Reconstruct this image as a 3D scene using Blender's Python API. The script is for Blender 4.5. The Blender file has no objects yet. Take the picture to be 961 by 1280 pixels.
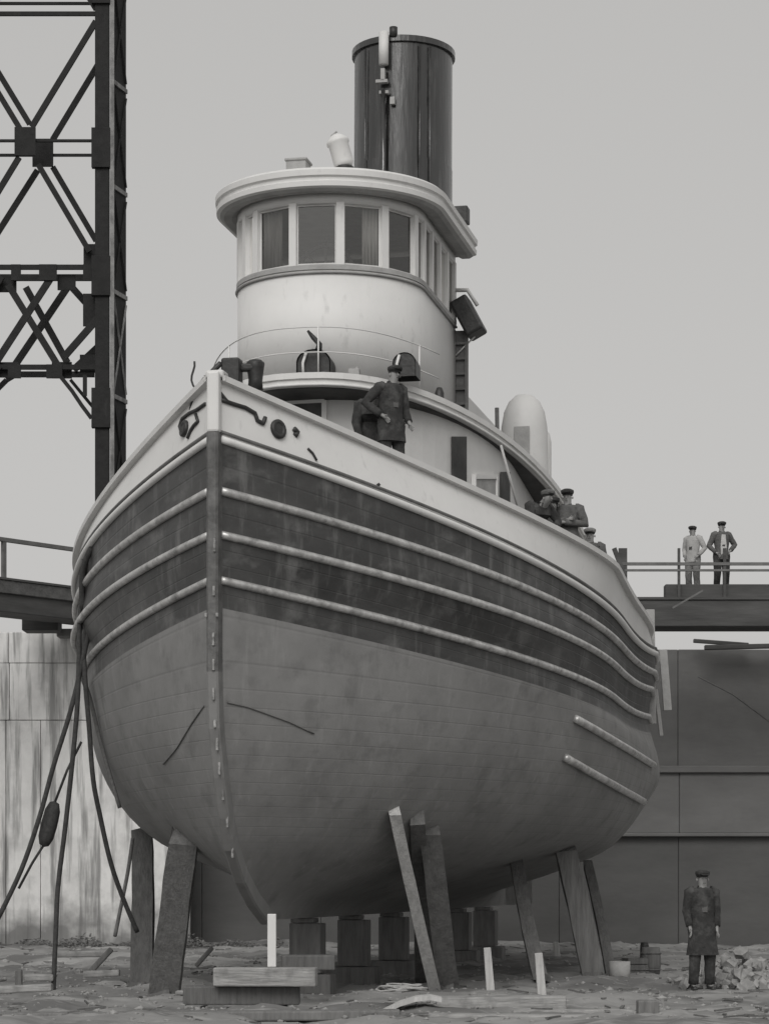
import bpy, bmesh, math, random
from mathutils import Vector, Matrix
from mathutils.bvhtree import BVHTree
from math import sin, cos, pi, radians, sqrt
random.seed(7)
scn = bpy.context.scene
C = scn.collection

# ------------------------------------------------------------ camera, world, sun
FP = 3169.0                      # focal length in pixels of the 1280 px high photograph
cam_d = bpy.data.cameras.new('camera'); cam = bpy.data.objects.new('camera', cam_d); C.objects.link(cam)
cam.location = (0, 0, 1.6); cam.rotation_euler = (radians(90), 0, 0)
cam_d.sensor_fit = 'VERTICAL'; cam_d.sensor_height = 36.0; cam_d.lens = FP/1280*36
cam_d.shift_y = 460/1280.0; cam_d.clip_start = .5; cam_d.clip_end = 8000
scn.camera = cam
SUN_EL, SUN_AZ = radians(40), radians(-10)       # azimuth measured from -Y (towards the camera side) ; negative = left
world = bpy.data.worlds.new('World'); scn.world = world; world.use_nodes = True
wn = world.node_tree; wn.nodes.clear()
sky = wn.nodes.new('ShaderNodeTexSky'); sky.sky_type = 'NISHITA'; sky.sun_disc = False
sky.sun_elevation = SUN_EL; sky.sun_rotation = radians(180)+radians(10)
sky.air_density = 1.0; sky.dust_density = 4.0; sky.ozone_density = 1.0
bw = wn.nodes.new('ShaderNodeRGBToBW')
flat = wn.nodes.new('ShaderNodeMix'); flat.data_type = 'FLOAT'
flat.inputs[0].default_value = .58; flat.inputs[3].default_value = 6.8        # even overcast veil over the clear-sky gradient
tint = wn.nodes.new('ShaderNodeMix'); tint.data_type = 'RGBA'; tint.blend_type = 'MULTIPLY'; tint.inputs[0].default_value = 1
tint.inputs[7].default_value = (1.012, 1.0, .98, 1)
bg = wn.nodes.new('ShaderNodeBackground'); bg.inputs[1].default_value = .1
wo = wn.nodes.new('ShaderNodeOutputWorld')
wn.links.new(sky.outputs[0], bw.inputs[0]); wn.links.new(bw.outputs[0], flat.inputs[2])
wn.links.new(flat.outputs[0], tint.inputs[6]); wn.links.new(tint.outputs[2], bg.inputs[0]); wn.links.new(bg.outputs[0], wo.inputs[0])
sd = bpy.data.lights.new('sun', 'SUN'); sd.energy = 1.3; sd.angle = radians(35); sd.color = (1, .985, .965)
so = bpy.data.objects.new('sun', sd); C.objects.link(so)
dirv = Vector((sin(SUN_AZ)*cos(SUN_EL), -cos(SUN_AZ)*cos(SUN_EL), sin(SUN_EL)))
so.rotation_euler = dirv.to_track_quat('Z', 'Y').to_euler(); so.location = (-30, -30, 60)
scn.view_settings.view_transform = 'Standard'; scn.view_settings.look = 'None'
scn.render.filter_size = 1.9
scn.view_settings.exposure = 0; scn.view_settings.gamma = 1; scn.view_settings.use_curve_mapping = False

# ------------------------------------------------------------ materials
def gr(v): return (min(1, v*1.008), v, v*.982, 1)
def mat(name, v, rough=.8, metal=0., var=.25, scale=3., stretch=(1, 1, 1), bump=.15, bscale=None, spots=None, spec=.5, coord='Object', streak=None, base=0, plank=False):
    m = bpy.data.materials.new(name); m.use_nodes = True; n = m.node_tree; L = n.links
    b = n.nodes['Principled BSDF']; b.inputs['Roughness'].default_value = rough; b.inputs['Metallic'].default_value = metal
    b.inputs['Specular IOR Level'].default_value = spec
    tc = n.nodes.new('ShaderNodeTexCoord'); mp = n.nodes.new('ShaderNodeMapping'); mp.inputs['Scale'].default_value = stretch
    L.new(tc.outputs[coord], mp.inputs[0])
    nz = n.nodes.new('ShaderNodeTexNoise'); nz.inputs['Scale'].default_value = scale; nz.inputs['Detail'].default_value = 8; nz.inputs['Roughness'].default_value = .65
    L.new(mp.outputs[0], nz.inputs[0])
    cr = n.nodes.new('ShaderNodeValToRGB'); e = cr.color_ramp.elements
    e[0].position = .3; e[1].position = .7; e[0].color = gr(v*(1-var)); e[1].color = gr(min(.9, v*(1+var)))
    L.new(nz.outputs[0], cr.inputs[0]); out = cr.outputs[0]
    def layer(out, lay_scale, lay_stretch, lo, hi, val, fac):
        mp2 = n.nodes.new('ShaderNodeMapping'); mp2.inputs['Scale'].default_value = lay_stretch; L.new(tc.outputs[coord], mp2.inputs[0])
        z = n.nodes.new('ShaderNodeTexNoise'); z.inputs['Scale'].default_value = lay_scale; z.inputs['Detail'].default_value = 6; z.inputs['Roughness'].default_value = .6
        L.new(mp2.outputs[0], z.inputs[0])
        mr = n.nodes.new('ShaderNodeMapRange'); mr.inputs[1].default_value = lo; mr.inputs[2].default_value = hi; mr.inputs[4].default_value = fac
        L.new(z.outputs[0], mr.inputs[0])
        mx = n.nodes.new('ShaderNodeMix'); mx.data_type = 'RGBA'; L.new(mr.outputs[0], mx.inputs[0]); L.new(out, mx.inputs[6]); mx.inputs[7].default_value = gr(val)
        return mx.outputs[2]
    if spots: out = layer(out, *spots)
    if streak: out = layer(out, *streak)
    if base:                      # damp dirty foot of a wall
        sx = n.nodes.new('ShaderNodeSeparateXYZ'); L.new(tc.outputs['Object'], sx.inputs[0])
        zn = n.nodes.new('ShaderNodeTexNoise'); zn.inputs['Scale'].default_value = 1.6; zn.inputs['Detail'].default_value = 8; L.new(tc.outputs['Object'], zn.inputs[0])
        ma = n.nodes.new('ShaderNodeMath'); ma.operation = 'MULTIPLY_ADD'; ma.inputs[1].default_value = -3.0; L.new(zn.outputs[0], ma.inputs[0]); L.new(sx.outputs[2], ma.inputs[2])
        mr = n.nodes.new('ShaderNodeMapRange'); mr.inputs[1].default_value = base-2.6; mr.inputs[2].default_value = base-1.5; mr.inputs[3].default_value = .85; mr.inputs[4].default_value = 0; L.new(ma.outputs[0], mr.inputs[0])
        mx = n.nodes.new('ShaderNodeMix'); mx.data_type = 'RGBA'; L.new(mr.outputs[0], mx.inputs[0]); L.new(out, mx.inputs[6]); mx.inputs[7].default_value = gr(.14); out = mx.outputs[2]
    pn = None
    if plank:                     # caulked seams between the hull planks
        at = n.nodes.new('ShaderNodeAttribute'); at.attribute_name = 'girth'
        wob = n.nodes.new('ShaderNodeMath'); wob.operation = 'MULTIPLY'; wob.inputs[1].default_value = 6.2; L.new(at.outputs['Fac'], wob.inputs[0])
        fr = n.nodes.new('ShaderNodeMath'); fr.operation = 'PINGPONG'; fr.inputs[1].default_value = .5; L.new(wob.outputs[0], fr.inputs[0])
        pn = n.nodes.new('ShaderNodeMapRange'); pn.inputs[1].default_value = 0; pn.inputs[2].default_value = .06; pn.inputs[3].default_value = 0; pn.inputs[4].default_value = 1; L.new(fr.outputs[0], pn.inputs[0])
        mi = n.nodes.new('ShaderNodeMapRange'); mi.inputs[3].default_value = .14; mi.inputs[4].default_value = 0; L.new(pn.outputs[0], mi.inputs[0])
        mx = n.nodes.new('ShaderNodeMix'); mx.data_type = 'RGBA'; L.new(mi.outputs[0], mx.inputs[0]); L.new(out, mx.inputs[6]); mx.inputs[7].default_value = gr(v*.45); out = mx.outputs[2]
    L.new(out, b.inputs['Base Color'])
    if bump:
        bp = n.nodes.new('ShaderNodeBump'); bp.inputs['Strength'].default_value = bump; bp.inputs['Distance'].default_value = .03
        nb = n.nodes.new('ShaderNodeTexNoise'); nb.inputs['Scale'].default_value = bscale or scale*3; nb.inputs['Detail'].default_value = 6
        L.new(mp.outputs[0], nb.inputs[0])
        if pn:
            ad = n.nodes.new('ShaderNodeMath'); ad.operation = 'MULTIPLY_ADD'; ad.inputs[1].default_value = .5; L.new(pn.outputs[0], ad.inputs[0]); L.new(nb.outputs[0], ad.inputs[2]); L.new(ad.outputs[0], bp.inputs['Height'])
        else: L.new(nb.outputs[0], bp.inputs['Height'])
        L.new(bp.outputs[0], b.inputs['Normal'])
    return m
M = {}
M['white'] = mat('white_paint', .66, .55, var=.05, scale=1.2, bump=.08, spots=(7, (1, 1, .5), .6, .8, .35, .5), streak=(5, (2.5, 2.5, .25), .6, .85, .45, .35))
M['offwhite'] = mat('cream_paint', .6, .55, var=.07, scale=2, bump=.1, spots=(9, (1, 1, 1), .62, .8, .3, .4))
M['black'] = mat('black_topside_paint', .045, .42, var=.45, scale=1.4, stretch=(1, .35, 1.2), bump=.25, bscale=5, spots=(3, (1, .5, 1), .52, .7, .12, .8), streak=(6, (1, 1, .16), .54, .74, .17, .6), plank=True)
M['bottom'] = mat('grey_bottom_paint', .21, .8, var=.16, scale=1.1, bump=.2, bscale=6, spots=(2.5, (1, 1, 1), .52, .72, .13, .7), streak=(7, (1, 1, .12), .56, .78, .32, .5), plank=True)
M['seam'] = mat('seam_tar', .12, .9, var=.3)
M['iron'] = mat('worn_half_round_iron', .55, .42, metal=.6, var=.3, scale=6, bump=.2, spots=(5, (1, 1, 1), .52, .7, .12, .6))
M['stem'] = mat('stem_iron', .12, .6, metal=.2, var=.4, scale=5, bump=.3, spots=(9, (1, 1, .4), .6, .75, .2, .5))
M['mark'] = mat('pale_mark_paint', .3, .7, var=.5, scale=9, bump=.1, spots=(12, (1,1,1), .45, .6, .1, .9))
M['darkiron'] = mat('dark_iron', .035, .5, metal=.2, var=.4, scale=6, bump=.2)
M['steel'] = mat('riveted_dark_steel', .014, .7, var=.4, scale=3, bump=.3, spec=.3, spots=(4, (1, 1, .3), .62, .8, .05, .5))
M['steelpale'] = mat('pale_flange_steel', .2, .6, var=.4, scale=5, bump=.2, spots=(5, (1, 1, .3), .5, .7, .05, .8))
M['stack'] = mat('glossy_black_stack_paint', .018, .16, spec=1.0, var=.5, scale=3, stretch=(2.5, 2.5, .25), bump=.3, bscale=7, spots=(4, (2, 2, .2), .52, .75, .1, .7))
M['wood'] = mat('weathered_timber', .16, .85, var=.3, scale=4, stretch=(3, 3, .4), bump=.5)
M['woodlight'] = mat('pale_timber', .46, .8, var=.2, scale=5, stretch=(3, 3, .4), bump=.4, spots=(5, (1, 1, 1), .55, .75, .25, .5))  # palest of the timber colours
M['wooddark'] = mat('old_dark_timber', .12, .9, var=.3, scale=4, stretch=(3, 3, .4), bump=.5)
M['baulk'] = mat('grey_baulk_timber', .3, .85, var=.35, scale=4, stretch=(.4, 3, 3), bump=.5, spots=(4, (1, 1, 1), .5, .7, .12, .6))
M['conc'] = mat('stained_pale_concrete', .72, .9, var=.12, scale=2.2, stretch=(1, 1, .6), bump=.6, bscale=4,
                spots=(2.2, (2.0, 2.0, .13), .49, .62, .15, .75), streak=(1.3, (1, 1, .8), .5, .74, .32, .6), base=1.3)
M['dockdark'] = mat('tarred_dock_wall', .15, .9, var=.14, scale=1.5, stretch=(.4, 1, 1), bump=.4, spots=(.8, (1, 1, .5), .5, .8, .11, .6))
M['dockdeep'] = mat('shaded_dock_wall', .095, .9, var=.15, scale=1.5, stretch=(.4, 1, 1), bump=.4)  # darker wall colour paints the murky shade low on the dock wall
M['pier'] = mat('pier_timber', .07, .85, var=.35, scale=2, stretch=(.3, 1, 2), bump=.4)
M['rail'] = mat('grey_handrail', .13, .7, var=.25, scale=4, bump=.2)
M['rope'] = mat('tarred_rope', .05, .9, var=.4, scale=20, bump=.3)
M['rope2'] = mat('grey_manila_rope', .14, .9, var=.3, scale=20, bump=.3)
M['skin'] = mat('skin', .26, .6, var=.08, scale=8, bump=0)
M['hair'] = mat('dark_hair', .03, .7, var=.2, scale=20, bump=.2)
M['coatdark'] = mat('dark_wool', .035, .95, var=.4, scale=8, bump=.5, spots=(4, (1, 1, 1), .5, .7, .1, .7))
M['coatgrey'] = mat('grey_cloth', .1, .95, var=.35, scale=8, bump=.5)
M['clothmid'] = mat('mid_grey_cloth', .2, .95, var=.3, scale=8, bump=.5)
M['shirt'] = mat('pale_shirt_cloth', .5, .9, var=.15, scale=8, bump=.4)
M['curtain'] = mat('pale_window_blind', .3, .9, var=.3, scale=3, stretch=(4, 4, .4), bump=.3)
M['inside'] = mat('painted_dark_shade', .06, .8, var=.5, scale=2, bump=.2)  # near-black colour standing in for shade in openings, cabin and soffit
M['canvas'] = mat('grey_canvas', .35, .9, var=.15, scale=4, bump=.4)
M['stone'] = mat('pale_rubble', .27, .95, var=.4, scale=3, bump=.6)
M['weed'] = mat('dark_dock_weed', .14, .95, var=.5, scale=5, bump=.6)
def ground_mat():
    m = mat('dirt_ground', .27, .95, var=.35, scale=.6, stretch=(.6, 1, 1), bump=.8, bscale=4,
            spots=(.5, (.5, .6, 1), .46, .58, .12, .9), streak=(2.6, (.4, 1, 1), .56, .7, .42, .7))
    return m
M['ground'] = ground_mat()
def glass_mat():
    m = bpy.data.materials.new('window_glass'); m.use_nodes = True; n = m.node_tree; L = n.links; n.nodes.remove(n.nodes['Principled BSDF'])
    g = n.nodes.new('ShaderNodeBsdfGlossy'); g.inputs[0].default_value = gr(.9); g.inputs[1].default_value = .06
    t = n.nodes.new('ShaderNodeBsdfTransparent'); t.inputs[0].default_value = gr(.8)
    nz = n.nodes.new('ShaderNodeTexNoise'); nz.inputs['Scale'].default_value = 2.5
    bp = n.nodes.new('ShaderNodeBump'); bp.inputs['Strength'].default_value = .12; L.new(nz.outputs[0], bp.inputs['Height']); L.new(bp.outputs[0], g.inputs['Normal'])
    f = n.nodes.new('ShaderNodeFresnel'); f.inputs[0].default_value = 1.5
    ad = n.nodes.new('ShaderNodeMath'); ad.inputs[1].default_value = .07; L.new(f.outputs[0], ad.inputs[0])
    mx = n.nodes.new('ShaderNodeMixShader'); L.new(ad.outputs[0], mx.inputs[0]); L.new(t.outputs[0], mx.inputs[1]); L.new(g.outputs[0], mx.inputs[2])
    L.new(mx.outputs[0], n.nodes['Material Output'].inputs[0]); return m
M['glass'] = glass_mat()

# ------------------------------------------------------------ helpers
class MB:
    def __init__(s): s.v = []; s.f = []; s.sm = []; s.mi = []
    def add(s, vs, fs, smooth=False, mi=0):
        o = len(s.v); s.v += [tuple(p) for p in vs]; s.f += [tuple(i+o for i in f) for f in fs]
        s.sm += [smooth]*len(fs); s.mi += [mi]*len(fs); return s
    def box(s, c, d, rot=None, mi=0):
        x, y, z = [k/2 for k in d]
        vs = [Vector(p) for p in ((-x,-y,-z),(x,-y,-z),(x,y,-z),(-x,y,-z),(-x,-y,z),(x,-y,z),(x,y,z),(-x,y,z))]
        if rot is not None: vs = [rot @ p for p in vs]
        c = Vector(c)
        return s.add([p+c for p in vs], [(3,2,1,0),(4,5,6,7),(0,1,5,4),(1,2,6,5),(2,3,7,6),(3,0,4,7)], mi=mi)
    def bar(s, a, b, w, h, up=(0,0,1), mi=0, w2=None, h2=None):
        a = Vector(a); b = Vector(b); d = (b-a).normalized(); u = Vector(up)
        if abs(d.dot(u)) > .98: u = Vector((0,1,0))
        r = d.cross(u).normalized(); u = r.cross(d).normalized()
        w2 = w if w2 is None else w2; h2 = h if h2 is None else h2
        vs = []
        for p, ww, hh in ((a, w, h), (b, w2, h2)):
            vs += [p-r*ww/2-u*hh/2, p+r*ww/2-u*hh/2, p+r*ww/2+u*hh/2, p-r*ww/2+u*hh/2]
        return s.add(vs, [(0,1,2,3),(7,6,5,4),(1,0,4,5),(2,1,5,6),(3,2,6,7),(0,3,7,4)], mi=mi)
    def tube(s, pts, r, n=8, closed=False, smooth=True, mi=0):
        pts = [Vector(p) for p in pts]; N = len(pts); vs = []; fs = []
        rr = r if isinstance(r, (list, tuple)) else [r]*N
        ref = None
        for i, p in enumerate(pts):
            if closed: d = pts[(i+1) % N]-pts[i-1]
            else: d = pts[min(i+1, N-1)]-pts[max(i-1, 0)]
            d.normalize()
            if ref is None:
                ref = Vector((0,0,1)) if abs(d.z) < .9 else Vector((1,0,0))
            a = d.cross(ref).normalized(); ref = a.cross(d).normalized()
            for k in range(n):
                t = 2*pi*k/n; vs.append(p+(a*cos(t)+ref*sin(t))*rr[i])
        for i in range(N if closed else N-1):
            j = (i+1) % N
            for k in range(n): fs.append((i*n+k, i*n+(k+1) % n, j*n+(k+1) % n, j*n+k))
        if not closed: fs += [tuple(range(n))[::-1], tuple((N-1)*n+k for k in range(n))]
        return s.add(vs, fs, smooth, mi)
    def lathe(s, prof, c=(0,0,0), n=24, smooth=True, sx=1, sy=1, mi=0):
        vs = []; fs = []
        for r, z in prof:
            for k in range(n): vs.append((c[0]+r*cos(2*pi*k/n)*sx, c[1]+r*sin(2*pi*k/n)*sy, c[2]+z))
        for i in range(len(prof)-1):
            for k in range(n): fs.append((i*n+k, i*n+(k+1) % n, (i+1)*n+(k+1) % n, (i+1)*n+k))
        return s.add(vs, fs, smooth, mi)
    def strip(s, A, B, smooth=False, mi=0):
        n = len(A); return s.add(list(A)+list(B), [(i, i+1, n+i+1, n+i) for i in range(n-1)], smooth, mi)
    def build(s, name, m, parent=None, loc=(0,0,0), bevel=0, solid=0):
        me = bpy.data.meshes.new(name); me.from_pydata(s.v, [], s.f)
        ms = m if isinstance(m, list) else [m]
        for k in ms: me.materials.append(k)
        me.polygons.foreach_set('use_smooth', s.sm); me.polygons.foreach_set('material_index', s.mi); me.update()
        bm = bmesh.new(); bm.from_mesh(me); bmesh.ops.recalc_face_normals(bm, faces=bm.faces); bm.to_mesh(me); bm.free()
        o = bpy.data.objects.new(name, me); C.objects.link(o); o.location = loc
        if parent: o.parent = parent
        if solid:
            md = o.modifiers.new('thickness', 'SOLIDIFY'); md.thickness = solid; md.offset = 0
        if bevel:
            md = o.modifiers.new('bevel', 'BEVEL'); md.width = bevel; md.segments = 2; md.limit_method = 'ANGLE'
        return o
def tag(o, label=None, cat=None, group=None, kind=None):
    if label: o['label'] = label
    if cat: o['category'] = cat
    if group: o['group'] = group
    if kind: o['kind'] = kind
    return o
def empty(name, loc, rz=0, label=None, cat=None, group=None):
    o = bpy.data.objects.new(name, None); C.objects.link(o); o.location = loc; o.rotation_euler = (0, 0, rz); o.empty_display_size = .3
    return tag(o, label, cat, group)
def W(u, v, Z):                  # a point at real depth Z metres from the camera
    return Vector(((u-480.5)*Z/FP, Z, 1.6+(1100-v)*Z/FP))
def G(u, Z, h=0): return Vector(((u-480.5)*Z/FP, Z, h))

# ------------------------------------------------------------ ground
def gheight(x, y):
    from mathutils import noise
    h = .16*noise.noise(Vector((x*.5, y*.5, 0)))+.09*noise.noise(Vector((x*1.7, y*1.7, 3)))+.05*noise.noise(Vector((x*4.5, y*4.5, 5)))
    return h*(.35+.65*min(1, abs(y-36)/3+.3))-.03
b = MB(); nx, ny = 190, 190; x0, x1, y0, y1 = -15, 17, 24, 66
vs = []; fs = []
for j in range(ny+1):
    for i in range(nx+1):
        x = x0+(x1-x0)*i/nx; y = y0+(y1-y0)*j/ny
        e = min(1, min(x-x0, x1-x, y-y0, y1-y)/2)
        vs.append((x, y, gheight(x, y)*e+.012))
for j in range(ny):
    for i in range(nx):
        a = j*(nx+1)+i; fs.append((a, a+1, a+nx+2, a+nx+1))
b.add(vs, fs, True); tag(b.build('dirt_yard', M['ground']), 'uneven bare dirt of the shipyard floor under and around the tug', kind='structure')
b = MB(); b.add([(-4000,-4000,0),(4000,-4000,0),(4000,4000,0),(-4000,4000,0)], [(0,1,2,3)])
o = b.build('ground', M['ground'], loc=(0, 0, -.13)); tag(o, 'flat bare ground reaching out to the horizon', kind='structure')
# gravel and small debris
b = MB()
def rock(b, c, r, k=None):
    rnd = random.Random(int(c[0]*1000+c[1]*77)); vs = []
    n = 6
    for z, q in ((-.5, .8), (.25, .95)):
        for a in range(n):
            t = 2*pi*a/n+rnd.uniform(-.3, .3); w = r*q*rnd.uniform(.7, 1.15); vs.append((c[0]+w*cos(t), c[1]+w*sin(t), c[2]+z*r*rnd.uniform(.6, 1.1)))
    vs.append((c[0]+r*rnd.uniform(-.25,.25), c[1]+r*rnd.uniform(-.25,.25), c[2]+r*rnd.uniform(.5, .75)))
    fs = [(a, (a+1) % n, n+(a+1) % n, n+a) for a in range(n)]+[(n+a, n+(a+1) % n, 2*n) for a in range(n)]+[tuple(range(n))[::-1]]
    b.add(vs, fs)
for i in range(5000):
    Z = random.uniform(29, 62); x = random.uniform(-.16, .16)*Z
    rock(b, (x, Z, gheight(x, Z)+.01), random.uniform(.012, .045)*(1 if random.random() < .96 else 2.2))
tag(b.build('gravel', M['stone']), 'scattered stones and chips over the dirt floor', 'gravel', kind='stuff')
b = MB()
for i in range(420):
    Z = random.uniform(29, 60); x = random.uniform(-.16, .16)*Z; a = random.uniform(0, pi); l = random.uniform(.08, .4)
    p = Vector((x, Z, gheight(x, Z)+.03)); d = Vector((cos(a), sin(a), random.uniform(-.1, .15)))*l
    b.bar(p-d/2, p+d/2, random.uniform(.015, .045), .02)
tag(b.build('wood_chips', M['wooddark']), 'dark splinters and offcuts littering the dirt floor', 'wood litter', kind='stuff')

# ------------------------------------------------------------ tugboat
TH = radians(11.76)
tug = empty('tugboat', (-2.125, 31.69, 0), -TH, 'large black hulled steam tug with white bulwarks propped upright out of the water', 'tugboat')
MT = Matrix.Translation((-2.125, 31.69, 0)) @ Matrix.Rotation(-TH, 4, 'Z'); MTI = MT.inverted()
# tug coordinates: x = athwart (port +), y = aft from the stem, z = height above ground
LV = [ # name, height poly, half beam, entry length, fullness, stem offset, aft taper start extra, taper length
 ('rail', (7.85,-3.09,1.26), 4.15,7.45,1.51,0, 3,16), ('guard',(7.15,-2.95,1.32),4.13,8.87,2.27,0,3,16),
 ('s2',(6.48,-2.31,1.03),4.08,9.17,2.44,0,3,16), ('s3',(5.93,-2.05,.97),4.05,8.89,2.44,0,3,16),
 ('s4',(5.36,-1.82,.85),4.0,8.8,2.18,0,3,16), ('wl',(5.02,-1.75,.83),4.04,8.9,2.15,0,3,16),
 ('a',(4.2,-.3,0),4.14,9.3,2.05,0,3,16), ('b',(3.5,-.1,0),4.12,9.6,2.0,.08,3,15), ('c',(2.9,0,0),4.0,9.9,1.95,.3,1.5,14),
 ('d',(2.4,.03,0),3.75,10.4,1.9,.55,.5,13), ('e',(2.0,.05,0),3.3,11,1.8,.8,0,12), ('f',(1.6,.05,0),2.2,12,1.7,1.3,-1,12), ('g',(1.3,0,0),.8,12,1.5,1.9,-1,12), ('k',(1.06,0,0),.14,3,1,2.6,6,11)]
LVD = {l[0]: l for l in LV}
SEND = 27.0
def lev(name, s, side=1, inset=0):
    _, h, Bm, L, p, s0, te, tl = LVD[name]
    t = min(max((s-s0)/L, 0), 1); B = Bm*(1-(1-t)**p); k = min(max(s-L-te, 0)/tl, 1); B *= (1-k**2.2)
    sh = min(s, 14.5); H = h[0]+h[1]*sh/10+h[2]*(sh/10)**2
    if s > 14.5:
        H += (s-14.5)**2*(.008 if name in ('rail','guard','s2','s3','s4','wl') else .004)
    if name == 'g' : H = max(H, 1.2)
    if name == 'k': H = 1.06
    return Vector((side*max(B-inset, 0), s, H))
NS = 110
def stations(s0): return [s0+(SEND-s0)*((i/NS)**1.35) for i in range(NS+1)]
def skin_levels(mb, names, side, mi_of, sub=3):
    # rows interpolated with Catmull-Rom between levels
    rows = []
    base = [[lev(n, s, side) for s in stations(LVD[n][5])] for n in names]
    for k in range(len(base)-1):
        for q in range(sub):
            t = q/sub; a = base[max(k-1, 0)]; bb = base[k]; c = base[k+1]; d = base[min(k+2, len(base)-1)]
            row = []
            for i in range(NS+1):
                p0, p1, p2, p3 = a[i], bb[i], c[i], d[i]
                pt = .5*((2*p1)+(p2-p0)*t+(2*p0-5*p1+4*p2-p3)*t*t+(3*p1-p0-3*p2+p3)*t**3)
                if i == 0: pt.x = 0
                if pt.x*side < 0: pt.x = 0
                row.append(pt)
            rows.append((row, mi_of(k)))
    rows.append((base[-1], mi_of(len(base)-2)))
    gg = 0; vs = []; fs = []
    o = len(mb.v)
    for r, (row, m) in enumerate(rows):
        if r: gg += (rows[r-1][0][NS//2]-row[NS//2]).length
        vs += row; GIRTH.extend([gg]*len(row))
    mb.add(vs, [], True)
    for r in range(len(rows)-1):
        for i in range(NS):
            q = o+r*(NS+1)+i; mb.f.append((q, q+1, q+NS+2, q+NS+1)); mb.sm.append(True); mb.mi.append(rows[r][1])
GIRTH = []
hull_names = ['guard','s2','s3','s4','wl','a','b','c','d','e','f','g','k']
hb = MB()
for sd_ in (1, -1): skin_levels(hb, hull_names, sd_, lambda k: 0 if k < 4 else 1)
# keel bottom
hb.strip([lev('k', s, 1) for s in stations(2.6)], [lev('k', s, -1) for s in stations(2.6)], False, 1)
GIRTH.extend([gg_ for gg_ in [0.0]*(len(hb.v)-len(GIRTH))])
hull = hb.build('hull', [M['black'], M['bottom']], tug)
ga = hull.data.attributes.new('girth', 'FLOAT', 'POINT'); ga.data.foreach_set('value', GIRTH[:len(hull.data.vertices)])
bb_ = MB()
for sd_ in (1, -1): skin_levels(bb_, ['rail', 'guard'], sd_, lambda k: 0, 2)
for sd_ in (1, -1):
    ss = stations(.1); bb_.strip([lev('rail', q, sd_, .09) for q in ss], [lev('guard', q, sd_, .09) for q in ss], True)
bulw = bb_.build('bulwark', M['white'], tug)
bulw['label'] = 'white painted bulwark above the black hull'
bvh = BVHTree.FromPolygons([MT @ Vector(v) for v in hb.v]+[MT @ Vector(v) for v in bb_.v], list(hb.f)+[tuple(i+len(hb.v) for i in f) for f in bb_.f])
CAM = Vector((0, 0, 1.6))
def hit(u, v, off=0.):
    d = (W(u, v, 30)-CAM).normalized(); loc, nrm, _, dist = bvh.ray_cast(CAM, d)
    if loc is None: return None
    if nrm.dot(d) > 0: nrm = -nrm
    return loc+nrm*off
def hitL(pts, off=0., n=4):       # tug-local points along a polyline lying on the planking
    out = []
    for (a, b2) in zip(pts[:-1], pts[1:]):
        for k in range(n):
            t = k/n; h = hit(a[0]*(1-t)+b2[0]*t, a[1]*(1-t)+b2[1]*t, off)
            if h is not None: out.append(MTI @ h)
    h = hit(*pts[-1], off)
    if h is not None: out.append(MTI @ h)
    return out
def onboat(u, s):       # athwart position on the boat deck seen at column u
    k = (u-480.5)/FP; x = (k*(31.69+s*cos(TH))+2.125-s*sin(TH))/(cos(TH)+k*sin(TH)); return x
# deck
b = MB(); ss = stations(0.15)
b.strip([lev('rail', s, 1, .05)-Vector((0,0,.5)) for s in ss], [lev('rail', s, -1, .05)-Vector((0,0,.5)) for s in ss], False)
b.build('main_deck', M['wooddark'], tug)
# rail cap: a flat plank bent along the bulwark top, both sides
for sd_ in (1, -1):
    b = MB(); ss = [0.02+(SEND-.02)*((i/90)**1.3) for i in range(91)]
    A = [lev('rail', s, sd_) for s in ss]
    o1, i1, o2, i2 = [], [], [], []
    for p in A:
        out = Vector((sd_*.09, -.02, 0)); inn = Vector((-sd_*.16, 0, 0))
        o1.append(p+out+Vector((0,0,.0))); i1.append(p+inn); o2.append(p+out+Vector((0,0,.075))); i2.append(p+inn+Vector((0,0,.075)))
    b.strip(o1, o2).strip(o2, i2).strip(i2, i1).strip(i1, o1)
    b.build('rail_cap', M['offwhite'], tug)
    # guard strakes; the thin grey guard tube paints a shaded groove line
    for nm, r, m, up in (('guard', .05, 'white', -.02), ('guard', .022, 'rail', .075), ('s2', .056, 'iron', 0), ('s3', .054, 'iron', 0), ('s4', .054, 'iron', 0)):
        b = MB(); s_end = {'s4': 24.5}.get(nm, 26.4)
        ss = [.05+(s_end-.05)*((i/100)**1.25) for i in range(101)]
        b.tube([lev(nm, s, sd_, -.02)+Vector((0, 0, up)) for s in ss], r, 8)
        o = b.build('guard_strake', M[m], tug)
        if m == 'white' and sd_ == 1: o['label'] = 'white moulding along the foot of the bulwark'
# stem: forged bar following the profile
prof = [(-.02, 7.18), (-.02, 6.48), (-.02, 5.93), (-.02, 5.36), (-.02, 5.0), (-.01, 4.2), (.06, 3.5), (.27, 2.9), (.52, 2.4), (.78, 2.0), (1.27, 1.6), (1.9, 1.28), (2.6, 1.04)]
pts = [Vector((0, s-.05, z)) for s, z in prof]
b = MB(); cs = [(-.085, .16), (-.075, -.02), (-.05, -.045), (.05, -.045), (.075, -.02), (.085, .16)]
rows = []
for i, p in enumerate(pts):
    d = (pts[min(i+1, len(pts)-1)]-pts[max(i-1, 0)]).normalized(); nrm = Vector((0, d.z, -d.y)); nrm = nrm if nrm.y > 0 else -nrm
    rows.append([p+Vector((x, 0, 0))+nrm*y for x, y in cs])
for A, B_ in zip(rows[:-1], rows[1:]): b.strip(A, B_)
b.add([rows[0][k] for k in range(6)], [tuple(range(6))])
b.mi = [1 if max(b.v[i][2] for i in f) < 4.3 else 0 for f in b.f]
st = b.build('stem_band', [M['stem'], M['bottom']], tug)
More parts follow.
